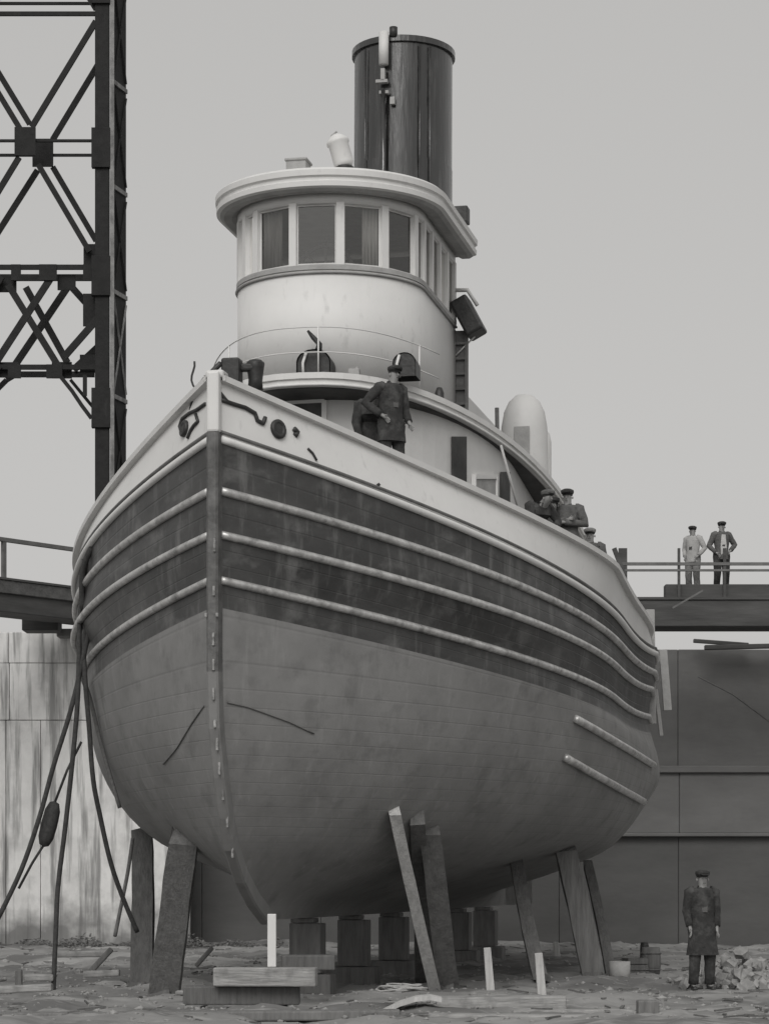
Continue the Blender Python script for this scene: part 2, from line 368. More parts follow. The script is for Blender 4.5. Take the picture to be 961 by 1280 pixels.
MB().bar((0, .0, 7.19), (0, .0, 7.95), .16, .17, up=(0,1,0)).build('stem_head', M['white'], tug, bevel=.03)
for (v, du, h) in [(683,5,.17),(740,4,.12),(770,-9,.05),(770,9,.05),(800,3,.16),(832,3,.14),(868,2,.15),(905,3,.1),(930,4,.16),(960,4,.16),(992,5,.15),(1025,6,.17),(1062,6,.2)]:
    H = 1.6+(1100-v)/100
    # profile s at this height
    s = 0
    for (sa, za), (sb, zb) in zip(prof[:-1], prof[1:]):
        if za >= H >= zb: s = sa+(sb-sa)*(za-H)/(za-zb)
    b = MB(); b.box((du*.008, s-.11, H), (.03, .03, h)); b.build('draft_mark', M['mark'], st, bevel=.006)
# sheathing edges on the fore body
for pl in ([(256,882),(240,905),(222,935),(205,955)], [(284,878),(310,884),(335,893),(360,902),(392,917)]):
    p = hitL(pl, .01)
    if len(p) > 2: MB().tube(p, .009, 6).build('sheathing_batten', M['seam'], tug)
for pl in ([(717,898),(740,911),(765,926),(790,941),(814,956)], [(704,946),(730,961),(755,975),(780,989),(802,1001)]):
    p = hitL(pl, .03, 3)
    if len(p) > 2: o = MB().tube(p, .06, 8).build('bilge_batten', M['iron'], tug); o['label'] = 'short pale strake low on the port quarter'
# bow chocks, hawse rings, hooks and fender chain on the bulwark
def ring(c, nrm, R, r, name, m, hole=True):
    nrm = nrm.normalized(); a = nrm.cross(Vector((0,0,1))).normalized(); u = a.cross(nrm)
    o = MB().tube([c+(a*cos(t)+u*sin(t)*1.15)*R for t in [2*pi*k/16 for k in range(16)]], r, 6, closed=True).build(name, m, tug)
    if hole:
        vs = [c+(a*cos(t)+u*sin(t)*1.15)*R+nrm*.02*(1 if nrm.y < 0 else -1) for t in [2*pi*k/16 for k in range(16)]]
        MB().add(vs, [tuple(range(16))]).build('pipe_mouth', M['darkiron'], o)
    return o
def nrm_at(u, v):
    a, b2, c = hit(u, v), hit(u+3, v), hit(u, v+3)
    n = (b2-a).cross(c-a).normalized(); n = n if n.y < 0 else -n
    return MTI.to_3x3() @ n
for (u, v, R) in ((347, 537, .085), (303, 513, .0), (232, 536, .07)):
    if R: ring(MTI @ hit(u, v, .02), nrm_at(u, v), R, .035, 'hawse_pipe', M['darkiron'])
for pl, r in (([(276,500),(290,505),(306,510),(318,517),(321,526),(328,530),(331,522)], .035), ([(258,505),(247,513),(238,517),(229,524),(226,533),(229,541)], .03), ([(246,518),(249,527),(244,532),(240,538),(236,548)], .03),
              ([(366,536),(371,541),(368,545)], .045), ([(384,561),(390,567),(395,576)], .02), ([(471,605),(473,608)], .03), ([(268,487),(275,492),(284,503)], .03)):
    p = hitL(pl, .015, 3)
    if len(p) > 2: MB().tube(p, r*.8, 6).build('bow_fitting', M['darkiron'], tug)
# stem-head bitts
b = MB(); b.box((0, .12, 7.93), (.24, .26, .1)); b.build('stem_cap', M['offwhite'], tug, bevel=.03)
bt = MB(); bt.box((.12, .4, 7.98), (.24, .22, .42)); bt.box((.24, .45, 8.08), (.34, .12, .1)); bo = bt.build('mooring_bitts', M['darkiron'], tug, bevel=.03)
MB().lathe([(.0,.0),(.1,0),(.09,.12),(.11,.28),(.12,.34),(.08,.38),(0,.39)], (.4, .5, 7.8), 14).build('bollard', M['darkiron'], bo)
b = MB(); b.tube([(-.34+.04*sin(k*.8)-.01*k, .5, 7.6+.06*k) for k in range(11)], .014, 6); b.build('loose_line', M['rope'], tug)
b = MB(); b.tube([(-.0,.3,8.12),(-.25,.4,7.93),(-.4,.5,7.75),(-.47,.6,7.6)], .035, 6); b.tube([(-.05,.32,8.0),(-.2,.4,7.86),(-.36,.5,7.66)], .03, 6); b.build('stay', M['darkiron'], tug)

# boat deck (fitted oval front)
DS, DL, DW, DQ, DH, DK = 4.533, 8.065, 2.767, .82, 8.793, -.099
def deck_edge(off=0, n=40, s_end=19, dz=0):
    P = []
    for i in range(n+1):
        t = -1+2*i/n; a = abs(t)*pi/2; bb = (DW+off)*math.copysign(sin(a)**DQ, t); s = DS-off+(DL+off)*(1-cos(a))
        P.append(Vector((bb, s, DH+DK*(s-DS)+dz)))
    e = lambda sg: [Vector((sg*(DW+off), s, DH+DK*(s-DS)+dz)) for s in [DS+DL+(s_end-DS-DL)*k/6 for k in range(1, 7)]]
    return list(reversed(e(-1)))+P+e(1)
b = MB()
T0 = deck_edge(0, dz=0); n = len(T0)
def cap(mb, ring_, mi=0):
    n = len(ring_); h = n//2
    for i in range(h-1 if n % 2 == 0 else h):
        mb.add([ring_[i], ring_[i+1], ring_[n-2-i], ring_[n-1-i]], [(0,1,2,3)], mi=mi)
cap(b, T0); cap(b, deck_edge(-.02, dz=-.14))
b.build('boat_deck', M['wood'], tug)
b = MB()   # moulded fascia: two rounded bands
for off, z0, z1 in ((.0, -.16, -.015), (.035, -.055, .03)):
    b.strip(deck_edge(off, dz=z0), deck_edge(off, dz=z1)); b.strip(deck_edge(off, dz=z1), deck_edge(off-.06, dz=z1)); b.strip(deck_edge(off, dz=z0), deck_edge(off-.06, dz=z0))
b.tube(deck_edge(.02, dz=-.14), .022, 6)
b.build('deck_fascia', M['white'], tug)
b = MB(); cap(b, deck_edge(-.05, dz=-.17)); b.build('deck_soffit', M['inside'], tug)  # dark sheet painting the shade under the overhanging deck
# deckhouse
HW = 2.34
def house_pt(i, n, z, off=0):
    t = -1+2*i/n; a = abs(t)*pi/2
    return Vector(((HW+off)*math.copysign(sin(a)**.8, t), 5.2-off+4.2*(1-cos(a)), z))
def ztop(s): return DH+DK*(s-DS)-.17
b = MB(); pts = [house_pt(i, 36, 0) for i in range(37)]+[Vector((HW, 9.4+k*1.0, 0)) for k in range(1, 10)]
pts = [Vector((-HW, 9.4+k, 0)) for k in range(9, 0, -1)]+pts
b.strip([Vector((p.x, p.y, 5.2)) for p in pts], [Vector((p.x, p.y, ztop(p.y))) for p in pts])
dh = b.build('deckhouse', M['offwhite'], tug)
def wall_panel(u0, u1, v0, v1, m, name, par, fr=True, off=.03):
    # flat panel on the deckhouse wall surface; dark ones paint the shade of openings
    bv = BVHTree.FromPolygons([MT @ Vector(q) for q in b.v], b.f)
    P = []
    for (u, v) in ((u0, v1), (u1, v1), (u1, v0), (u0, v0)):
        for tries in range(60):
            d = (W(u, v, 30)-CAM).normalized(); loc, nr, _, _ = bv.ray_cast(CAM, d)
            if loc is not None: break
            v += 1
        if loc is None: print('panel miss', name, u, v); return None
        if nr.dot(d) > 0: nr = -nr
        P.append(MTI @ (loc+nr*off))
    P[3] = Vector((P[0].x, P[0].y, P[3].z)); P[2] = Vector((P[1].x, P[1].y, P[2].z))
    q = MB(); q.add(P, [(0,1,2,3)]); o = q.build(name, m, par, solid=.03)
    if fr:
        f = MB()
        for k in range(4): f.bar(P[k], P[(k+1) % 4], .07, .07)
        f.build('frame', M['white'], o)
    return o
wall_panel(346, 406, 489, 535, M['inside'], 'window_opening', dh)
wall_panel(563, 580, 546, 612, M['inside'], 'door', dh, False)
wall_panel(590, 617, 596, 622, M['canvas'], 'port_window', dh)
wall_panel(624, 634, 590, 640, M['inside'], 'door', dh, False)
# stanchions and diagonal awning stay under the boat deck
MB().tube([Vector((2.4, 7.6, ztop(7.6)-.1)), Vector((2.6, 9.0, 6.9))], .02, 5).build('stay', M['offwhite'], tug)

# breastwork (canvas dodger) round the pilothouse foot
SC = 6.56
def arc(r, z, a0=-90, a1=90, n=40, ext=0, cy=SC):
    P = [Vector((r*sin(radians(a)), cy-r*cos(radians(a)), z)) for a in [a0+(a1-a0)*i/n for i in range(n+1)]]
    if ext: P = [Vector((-r, cy+ext, z))]+P+[Vector((r, cy+ext, z))]
    return P
def rail_pts(dz): return [p for p in deck_edge(-.12, n=60, s_end=13, dz=dz) if p.x < 1.72 and p.y < 12]
for dz in (.72, .36): MB().tube(rail_pts(dz), .010, 5).build('deck_rail', M['offwhite'], tug)
rp = rail_pts(0)
for k in range(2, len(rp), 9): MB().tube([rp[k], rp[k]+Vector((0,0,.73))], .013, 5).build('rail_stanchion', M['white'], tug)
# pilothouse
PR = 1.385
ph = MB(); ph.strip([Vector((p.x, p.y, DH+DK*(p.y-DS))) for p in arc(PR, 0, ext=2.6)], arc(PR, 10.47, ext=2.6), True)
ph.strip(arc(PR, 11.4, ext=2.6), arc(PR, 11.56, ext=2.6), True)
pho = ph.build('pilothouse', M['white'], tug, solid=.06)
b = MB(); b.strip(arc(PR+.05, 10.44, ext=2.6), arc(PR+.05, 10.51, ext=2.6)).strip(arc(PR+.05, 10.51, ext=2.6), arc(PR-.05, 10.51, ext=2.6)).strip(arc(PR+.05, 10.44, ext=2.6), arc(PR-.05, 10.44, ext=2.6))
b.tube(arc(PR+.045, 10.40, ext=2.6), .022, 6); b.build('sill', M['canvas'], pho)
b = MB(); b.strip([Vector((-1.2, 8.9, 8.6)), Vector((1.2, 8.9, 8.6))], [Vector((-1.2, 8.9, 11.5)), Vector((1.2, 8.9, 11.5))])
fl = arc(PR-.06, 10.0, ext=2.3); cap(b, fl); b.build('cabin_lining', M['inside'], pho)
b = MB(); b.lathe([(.0,0),(.05,0),(.05,.5),(0,.5)], (0, 6.3, 10.0), 8); w = b.build('wheel_stand', M['wooddark'], pho)
b = MB(); b.tube([Vector((.42*cos(t), 6.15, 10.62+.42*sin(t))) for t in [2*pi*k/20 for k in range(20)]], .035, 6, closed=True)
for k in range(8): b.tube([(0, 6.15, 10.62), (.52*cos(k*pi/4), 6.15, 10.62+.52*sin(k*pi/4))], .018, 5)
b.build('steering_wheel', M['wooddark'], w)
mull = [-90, -67.5, -53, -39, -10.7, 17.8, 46, 74, 90]
def pil(a=None, s=None, side=1, r=PR):
    if a is not None: return Vector((r*sin(radians(a)), SC-r*cos(radians(a)), 0))
    return Vector((side*r, s, 0))
Z0, Z1 = 10.5, 11.42
for a in mull:
    p = pil(a); rot = Matrix.Rotation(radians(a), 3, 'Z')
    MB().box((p.x, p.y, (Z0+Z1)/2), (.115, .09, Z1-Z0), rot).build('mullion', M['white'], pho)
sides = [SC+.62, SC+1.25, SC+1.9, SC+2.55]
for sd_ in (1, -1):
    for s in sides: MB().box((sd_*PR, s, (Z0+Z1)/2), (.09, .115, Z1-Z0)).build('mullion', M['white'], pho)
def window(p0, p1, curt=0, drop=False):
    d = (p1-p0); L = d.length; d.normalize(); nrm = Vector((d.y, -d.x, 0)); c = (p0+p1)/2
    f = MB(); za, zb = Z0, Z1
    inn = -nrm*.01
    a0 = p0+d*.05+inn; a1 = p1-d*.05+inn; z = Vector((0,0,1)); w = .045
    for q0, q1 in ((a0+z*(za+w/2), a1+z*(za+w/2)), (a0+z*(zb-w/2), a1+z*(zb-w/2)), (a0+z*za, a0+z*zb), (a1+z*za, a1+z*zb)): f.bar(q0, q1, w, w)
    win = f.build('window', M['offwhite'], pho)
    g = MB(); g.add([a0+z*za, a1+z*za, a1+z*zb, a0+z*zb], [(0,1,2,3)]); g.build('pane', M['glass'], win)
    if curt:
        k0 = a0 - nrm*.07; k1 = a0+(a1-a0)*abs(curt)-nrm*.07
        if curt < 0: k0, k1 = a1-(a1-a0)*abs(curt)-nrm*.07, a1-nrm*.07
        A = []; B_ = []
        for i in range(17):
            q = k0+(k1-k0)*i/16+nrm*.015*sin(i*1.9); A.append(q+z*(za+.02)); B_.append(q+z*zb)
        cc = MB(); cc.strip(A, B_, True); cc.build('curtain', M['curtain'], win, solid=.006)
cur = {1: .8, 2: .8, 3: .6, 5: -.45, 6: .3, 7: .6}
for i in range(len(mull)-1): window(pil(mull[i]), pil(mull[i+1]), cur.get(i, 0))
for sd_ in (1, -1):
    e = [SC]+sides
    for i in range(4):
        a_, b_2 = Vector((sd_*PR, e[i], 0)), Vector((sd_*PR, e[i+1], 0))
        window(a_ if sd_ > 0 else b_2, b_2 if sd_ > 0 else a_, .5 if i % 2 else 0)
# roof: cambered top, double moulded rim, coved soffit
def roofr(r, z): return arc(r, z, ext=2.75, n=48)
b = MB(); prof_r = [(1.42, 11.56), (1.50, 11.52), (1.62, 11.52), (1.69, 11.56)]
for (r0, z0), (r1, z1) in zip(prof_r[:-1], prof_r[1:]): b.strip(roofr(r0, z0), roofr(r1, z1), True)
cap(b, roofr(1.45, 11.56)); b.build('roof_soffit', M['canvas'], pho)
b = MB(); prof_r = [(1.67, 11.55), (1.73, 11.57), (1.735, 11.64), (1.71, 11.66), (1.71, 11.70), (1.745, 11.72), (1.75, 11.80), (1.70, 11.84), (1.55, 11.865), (1.2, 11.91), (.7, 11.95), (.05, 11.97)]
for (r0, z0), (r1, z1) in zip(prof_r[:-1], prof_r[1:]): b.strip(roofr(r0, z0), roofr(r1, z1), True)
ends = [(r, z) for r, z in prof_r]
b.add([Vector((-r, SC+2.75, z)) for r, z in ends]+[Vector((r, SC+2.75, z)) for r, z in reversed(ends)], [tuple(range(2*len(ends)))])
roof = b.build('roof', M['white'], pho)
# roof gear: chest, searchlight, running lamp
b = MB(); b.box((-.32, 5.75, 12.02), (.30, .34, .30)); b.box((-.32, 5.75, 12.185), (.34, .38, .04)); b.build('deck_chest', M['canvas'], tug, bevel=.015)
s_l = MB(); LX = onboat(431, 5.8); s_l.lathe([(.0,0),(.05,0),(.06,.03),(.14,.15),(.13,.17),(0,.17)], (LX, 5.8, 11.92), 12)
s_l = s_l.build('searchlight', M['darkiron'], tug)
b = MB(); rt = Matrix.Rotation(radians(-16), 3, 'Y')
q = MB(); q.lathe([(0,-.02),(.12,0),(.15,.06),(.15,.34),(.17,.36),(.17,.4),(.1,.47),(.05,.5),(0,.5)], (0,0,0), 16)
b.add([rt @ Vector(v)+Vector((LX, 5.8, 12.09)) for v in q.v], q.f, True); b.build('lamp_drum', M['white'], s_l)
MB().tube([(LX-.18, 5.8, 12.3), (LX-.22, 5.8, 12.42), (LX-.2, 5.8, 12.56), (LX-.12, 5.8, 12.62)], .016, 5).build('handle', M['canvas'], s_l)
b = MB(); b.box((1.6, 8.7, 12.05), (.22, .25, .26)); b.bar((1.6, 8.7, 11.8), (1.6, 8.7, 11.95), .08, .08); b.build('roof_lamp', M['darkiron'], tug, bevel=.02)
# port sidelight box on its board
b = MB(); c = Vector((1.62, 9.2, 10.55))
rt = Matrix.Rotation(radians(-28), 3, 'Y')
b.box(c, (.3, .5, .62), rt); sl = b.build('sidelight', M['darkiron'], tug, bevel=.04)
b = MB(); b.tube([(1.36, 9.1, 10.98), (1.62, 9.1, 10.97), (1.78, 9.1, 10.72)], .035, 6); b.tube([(1.72, 9.2, 10.25), (1.42, 9.15, 9.95)], .015, 5); b.build('bracket', M['offwhite'], sl)
# ladder at the break of the pilothouse
b = MB()
for x in (1.40, 1.60): b.bar((x, 9.15, 8.6), (x, 9.15, 10.35), .045, .06)
for k in range(7): b.bar((1.40, 9.15, 8.7+k*.24), (1.60, 9.15, 8.7+k*.24), .03, .04)
b.box((1.5, 9.2, 9.5), (.18, .03, 1.7)); b.build('ladder', M['rail'], tug)
# small cowls and fittings standing on the boat deck in front of the breastwork
def cowl(x, y, z, r, h, face, par=tug, m='offwhite', name='cowl_ventilator'):
    st_ = MB(); st_.lathe([(r*.62, 0), (r*.6, h*.55)], (x, y, z), 14); o = st_.build(name, M[m], par)
    cx = MB(); N = 14; ringp = []
    c0 = Vector((x, y, z+h*.5)); fd = Vector((sin(face), -cos(face), 0)); sdv = Vector((cos(face), sin(face), 0)); rows = []
    for k, (t, rr) in enumerate(((0, .6), (25, .72), (50, .88), (75, 1.0), (90, 1.08))):
        t = radians(t); ctr = c0+fd*(r*.9*(1-cos(t)))+Vector((0, 0, r*.95*sin(t)))
        dn = Vector((0,0,1))*sin(t)*-1*0+fd*sin(t)+Vector((0,0,1))*cos(t); up = dn.cross(sdv)
        rows.append([ctr+(sdv*cos(2*pi*q/N)+up*sin(2*pi*q/N))*r*rr for q in range(N)])
    for A, B_ in zip(rows[:-1], rows[1:]): cx.strip(A+[A[0]], B_+[B_[0]], True)
    cx.build('hood', M[m], o, solid=.015)
    mth = MB(); mth.add([p-fd*.03 for p in rows[-1]], [tuple(range(N))]); mth.build('shade_plate', M['inside'], o)
    return o
z0 = DH+.01
def hood(u, sy, r, h, m='darkiron', sliver=True):
    x = onboat(u, sy); q = MB(); n_ = 16
    # half-barrel hood with a pale rolled lip and a dark plate as its shaded opening, facing forward
    prof_ = [Vector((-r, 0, 0)), Vector((-r, 0, h*.55))]+[Vector((r*cos(t), 0, h*.55+h*.45*sin(t))) for t in [pi-pi*k/10 for k in range(1, 10)]]+[Vector((r, 0, h*.55)), Vector((r, 0, 0))]
    F_ = [p+Vector((x, sy-.12, z0)) for p in prof_]; Bk = [Vector((p.x*.92, .3, p.z*.94))+Vector((x, sy, z0)) for p in prof_]
    q.strip(F_, Bk, True); q.add(Bk, [tuple(range(len(Bk)))]); o = q.build('ventilator_hood', M[m], tug)
    q = MB(); q.add([Vector((p.x*.93, .015, p.z*.96))+Vector((x, sy-.12, z0)) for p in prof_], [tuple(range(len(prof_)))]); q.build('shade_plate', M['darkiron'], o)
    if sliver: MB().tube([Vector((x-r*.55, sy-.15, z0)), Vector((x-r*.58, sy-.15, z0+h*.5)), Vector((x-r*.4, sy-.13, z0+h*.88))], .022, 6).build('lip', M['white'], o)
    return o, x
o, x = hood(394, 4.85, .25, .40)
MB().tube([(x+.03, 4.9, z0+.37), (x+.05, 4.9, z0+.5), (x-.04, 4.9, z0+.6), (x-.12, 4.9, z0+.7)], [.06, .045, .04, .02], 6).build('crank_handle', M['darkiron'], o)
hood(507, 5.05, .17, .34)
x3 = onboat(442, 4.8); MB().box((x3, 4.85, z0+.06), (.16, .12, .1)).box((x3+.03, 4.9, z0+.11), (.04, .06, .08)).build('fairlead', M['canvas'], tug, bevel=.01)
x4 = onboat(549, 6.1); MB().lathe([(.07,0),(.07,.12),(.04,.2),(0,.21)], (x4, 6.1, DH+DK*1.5), 12).build('mushroom_vent', M['darkiron'], tug)
# aft cabin trunk and big cowls
b = MB(); b.box((0, 12.4, 9.0), (2.1, 6.6, 1.9)); b.build('aft_cabin', M['offwhite'], tug, bevel=.03)
xc = onboat(655, 11.2); zc = DH+DK*(11.2-DS)
vt = MB(); vt.lathe([(.41,0),(.40,.7),(.385,1.0),(.34,1.25),(.26,1.42),(.14,1.53),(0,1.56)], (xc, 11.2, zc), 20); vo = vt.build('tall_ventilator', M['offwhite'], tug)
vt = MB(); vt.lathe([(.2,0),(.2,.75),(.17,.9),(.08,1.0),(0,1.02)], (xc+.24, 11.3, zc), 16); vt.build('cowl', M['offwhite'], vo)
MB().box((xc+.02, 10.79, zc+.55), (.26, .02, .8)).build('shade_plate', M['canvas'], vo, bevel=.015)  # flat grey strip painting the vertical shading of the round ventilator
MB().tube([(xc-.36, 10.7, zc), (xc-.38, 10.7, zc+1.25)], .035, 8).build('vent_pipe', M['rail'], tug)
MB().tube([(onboat(687, 12.4), 12.4, 8.0), (onboat(685, 12.4), 12.4, 8.38)], .05, 8).box((onboat(682,12.4), 12.4, 8.4), (.18, .1, .05)).build('davit_socket', M['canvas'], tug)
# funnel
fx, fy = onboat(502, 12.1), 12.1
RK = radians(1.5)
def fz(z): return fy+(z-9.5)*math.tan(RK)
b = MB(); fn = 40
def fring(z, r): return [Vector((fx+r*cos(2*pi*k/fn), fz(z)+r*1.12*sin(2*pi*k/fn), z)) for k in range(fn+1)]
zt = 15.85
seq = [(8.2,.84),(9.8,.84),(9.8,.865),(9.95,.865),(9.95,.84),(11.9,.84),(11.9,.848),(13.8,.848),(13.8,.84),(zt-.1,.84),(zt-.1,.885),(zt,.885),(zt,.80),(zt-1.2,.80)]
for (z0_, r0), (z1_, r1) in zip(seq[:-1], seq[1:]): b.strip(fring(z0_, r0), fring(z1_, r1), abs(z1_-z0_) > .2)
fun = b.build('funnel', M['stack'], tug)
xs = fx-.15
b = MB(); b.tube([(fx-.13, fz(12)-1.02, 11.9), (fx-.13, fz(14)-1.02, 14.9)], .05, 8); b.build('steam_pipe', M['stack'], fun)
b = MB(); b.tube([(fx-.13, fz(15)-1.04, 15.33), (fx-.13, fz(15.7)-1.04, 15.88)], .085, 12); b.build('whistle', M['offwhite'], fun)
b = MB(); b.box((fx-.16, fz(15)-1.03, 15.05), (.2, .1, .05)).box((fx-.14, fz(15)-1.03, 15.16), (.07, .1, .2)).box((fx-.12, fz(15)-1.03, 14.86), (.16, .1, .05)); b.build('whistle_valve', M['canvas'], fun)
b = MB(); b.box((fx+.02, fz(14.5)-1.0, 14.72), (.08, .08, .12)); b.build('clamp', M['canvas'], fun)
b = MB(); b.tube([(fx+.02, fz(15)-.95, 15.82), (fx+.02, fz(15)-.95, 15.98)], .07, 8); b.build('rim_eye', M['darkiron'], fun)
for dx in (-.5, .45, .6):
    MB().tube([(fx+dx, fz(12)-sqrt(.85**2-dx*dx)*1.12-.02, 11.8), (fx+dx, fz(15)-sqrt(.85**2-dx*dx)*1.12-.02, 15.7)], .014, 5).build('seam_strap', M['stack'], fun)
MB().box((fx+.93, 12.0, 13.0), (.12, .12, .1)).build('stay_eye', M['darkiron'], fun)

# ------------------------------------------------------------ shores, keel blocks, stakes
def shore(name, ub, vb, ut, vt, w, d, m, label, group='timber shores propping the hull', Zb=None):
    Z = Zb or 1.6*FP/(vb-1100)
    base = G(ub, Z, .0); h = hit(ut, vt, .02)
    if h is None: h = W(ut, vt, Z+1)
    base.z = gheight(base.x, base.y)-.05
    r = MB(); T = h-base; n_ = 9; rn = random.Random(int(ub)); dd = T.normalized(); sx_ = dd.cross(Vector((0,-1,0))).normalized(); sy_ = sx_.cross(dd).normalized(); rows = []
    bow_ = rn.uniform(-.02, .02)
    for k in range(n_+1):
        t_ = k/n_; c_ = T*t_+sx_*(bow_*sin(pi*t_)); f_ = 1-.08*t_
        cc_ = [(-1,-1),(-.86,-1.0),(.9,-1),(1,-.88),(1,1),(-1,1)]
        rows.append([c_+sx_*(x_*w/2*f_*(1+rn.uniform(-.05,.05)))+sy_*(y_*d/2*f_*(1+rn.uniform(-.05,.05)))+dd*(rn.uniform(-.04,.06) if k == n_ else 0) for x_, y_ in cc_])
    for A_, B_ in zip(rows[:-1], rows[1:]): r.strip(A_+[A_[0]], B_+[B_[0]])
    r.add(rows[0], [tuple(range(6))]); r.add(rows[-1], [tuple(range(6))])
    o = r.build(name, m, loc=base)
    wd_ = MB(); wd_.bar((-.05, -d/2-.12, .12), (.06, .05, .06), w*.8, .1); wd_.build('foot_wedge', M['wooddark'], o)
    tag(o, label, 'shore', group); return o
shore('timber_shore', 545, 1238, 491, 1012, .17, .3, M['woodlight'], 'brightest pale shore leaning left up to the hull, in the middle of the row')
shore('timber_shore', 560, 1237, 535, 1035, .32, .3, M['wooddark'], 'grey shore just right of the brightest pale one')
shore('timber_shore', 676, 1232, 645, 1078, .22, .3, M['wooddark'], 'thin dark shore third in the row from the bright one')
shore('timber_shore', 743, 1226, 706, 1062, .36, .3, M['wood'], 'broad grey shore fourth in the row, under the port bilge')
shore('timber_shore', 764, 1222, 734, 1080, .16, .25, M['wooddark'], 'slim dark shore rightmost of the row, under the port quarter')
shore('timber_shore', 205, 1240, 232, 1046, .42, .35, M['wood'], 'broad grey shore left of the stem, leaning right up to the hull', group='timber shores left of the stem')
shore('timber_shore', 177, 1232, 178, 1040, .34, .3, M['wooddark'], 'dark upright shore leftmost of all, beside the pale wall', group='timber shores left of the stem')
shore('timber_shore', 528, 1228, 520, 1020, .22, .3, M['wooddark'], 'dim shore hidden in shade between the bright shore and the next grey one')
for (u, v0, v1, w, lab) in ((613, 1186, 1241, .12, 'pale stake standing between the grey and the thin dark shore'), (677, 1186, 1240, .13, 'pale stake at the foot of the thin dark shore'),
        (697, 1178, 1198, .12, 'shortest pale stake, far back between the thin dark and the broad shores'), (756, 1175, 1201, .17, 'pale stake behind the rightmost slim shore')):
    Z = 1.6*FP/(v1-1100); p = G(u, Z, 0); h = (v1-v0)*Z/FP
    p.z = gheight(p.x, p.y)-.03
    m_ = MB(); m_.bar((0,0,0), (-.05, 0, h+.03), w, w, w2=w*.85, h2=w*.85)
    tag(m_.build('wooden_stake', M['woodlight'], loc=p, bevel=.01), lab, 'stake', 'pale stakes under the hull')
# cribbing under the forefoot
for i, (u0, u1, v, th, Z, m, lab) in enumerate((
    (268, 396, 1221, .24, 32.4, 'baulk', 'upper grey timber of the crib under the forefoot, carrying the white post'),
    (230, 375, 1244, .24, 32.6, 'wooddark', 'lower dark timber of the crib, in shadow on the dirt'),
    (352, 418, 1203, .2, 33.6, 'wooddark', 'dark block end behind the white post under the keel'))):
    a = W(u0, v, Z); c = W(u1, v, Z); m_ = MB(); L = (c-a).length
    m_.box((0,0,0), (L, .34, th)); o = m_.build('crib_timber', M[m], loc=(a+c)/2, bevel=.02); o.rotation_euler = (0, 0, .06*(i-1)); tag(o, lab, 'timber', 'crib timbers under the forefoot')
zt_ = 1.6-(1209-1100)*32.4/FP
m_ = MB(); m_.bar((0,0,0), (.0, .0, .68), .11, .12); tag(m_.build('keel_post', M['white'], loc=G(340, 32.5, zt_+.0), bevel=.01), 'short white post standing on the crib under the stem foot', 'post')
# keel blocks along the keel
for k in range(6):
    s = 4.9+k*3.1; m_ = MB()
    m_.box((0, s, .1), (.8, .4, .3)); m_.box((.02, s+.01, .62), (.46, .36, .72)); m_.box((-.02, s, 1.02), (.34, .34, .07))
    o = m_.build('keel_block', M['wood'], bevel=.015); o.matrix_world = MT.copy()
    tag(o, ['nearest stack of dark blocks carrying the keel, just behind the white post', 'second keel block stack, between the white post and the bright shore', 'third keel block stack, mostly behind the bright shore', 'fourth keel block stack, just right of the shaded shores', 'fifth keel block stack, left of the thin dark shore', 'farthest keel block stack, last before the dark dock wall'][k], 'keel block', 'keel blocks under the tug')
# rail sleepers of the slip / foreground timbers
def timber(u0, v0, u1, v1, Z, w, h, m, lab, name='timber_baulk', rz=0, Z2=None, cat='timber'):
    a = W(u0, v0, Z); c = W(u1, v1, Z2 or Z); m_ = MB(); m_.bar(Vector((0,0,0)), c-a, w, h, w2=w*.96, h2=h*.97)
    return tag(m_.build(name, M[m], loc=a, bevel=.02), lab, cat)
timber(545, 1256, 706, 1254, 31.5, .5, .2, 'baulk', 'grey baulk lying flat in front of the pale stakes')
timber(520, 1273, 962, 1277, 30.0, .35, .12, 'baulk', 'long pale plank along the bottom of the picture, right of centre', 'plank', cat='plank')
timber(640, 1266, 790, 1266, 31.0, .3, .08, 'baulk', 'short plank end lying over the long foreground plank', 'plank', cat='plank')
timber(-20, 1272, 500, 1268, 30.4, .4, .12, 'wood', 'long grey plank along the bottom left of the picture', 'plank', cat='plank')
timber(-10, 1238, 66, 1234, 33.0, .22, .1, 'baulk', 'pale plank on the dirt at the far left', 'plank', cat='plank')
timber(32, 1222, 68, 1222, 36.0, .2, .1, 'baulk', 'short pale board just behind the far left plank', 'plank', cat='plank')
timber(72, 1193, 135, 1192, 42.0, .25, .1, 'baulk', 'pale board lying at the foot of the stained wall', 'plank', cat='plank')
timber(105, 1218, 150, 1216, 38.0, .2, .1, 'baulk', 'board between the hanging ropes and the leftmost shore', 'plank', cat='plank')
timber(220, 1241, 262, 1240, 33.6, .25, .06, 'baulk', 'thin pale board on the dirt left of the crib', 'plank', cat='plank')
timber(110, 1218, 140, 1186, 38.5, .09, .09, 'wooddark', 'dark stick leaning over the boards near the ropes', 'stick', cat='stick')
timber(245, 1208, 266, 1184, 37.0, .07, .07, 'wooddark', 'dark stick leaning in the bright patch left of the crib', 'stick', cat='stick')
timber(180, 1190, 173, 1215, 39.0, .1, .1, 'woodlight', 'small pale offcut upright beside the leftmost shore', 'offcut', cat='offcut')
timber(24, 1235, 24, 1212, 36, .1, .1, 'wooddark', 'dark stake standing by the far left boards', 'wooden_stake', cat='stake')
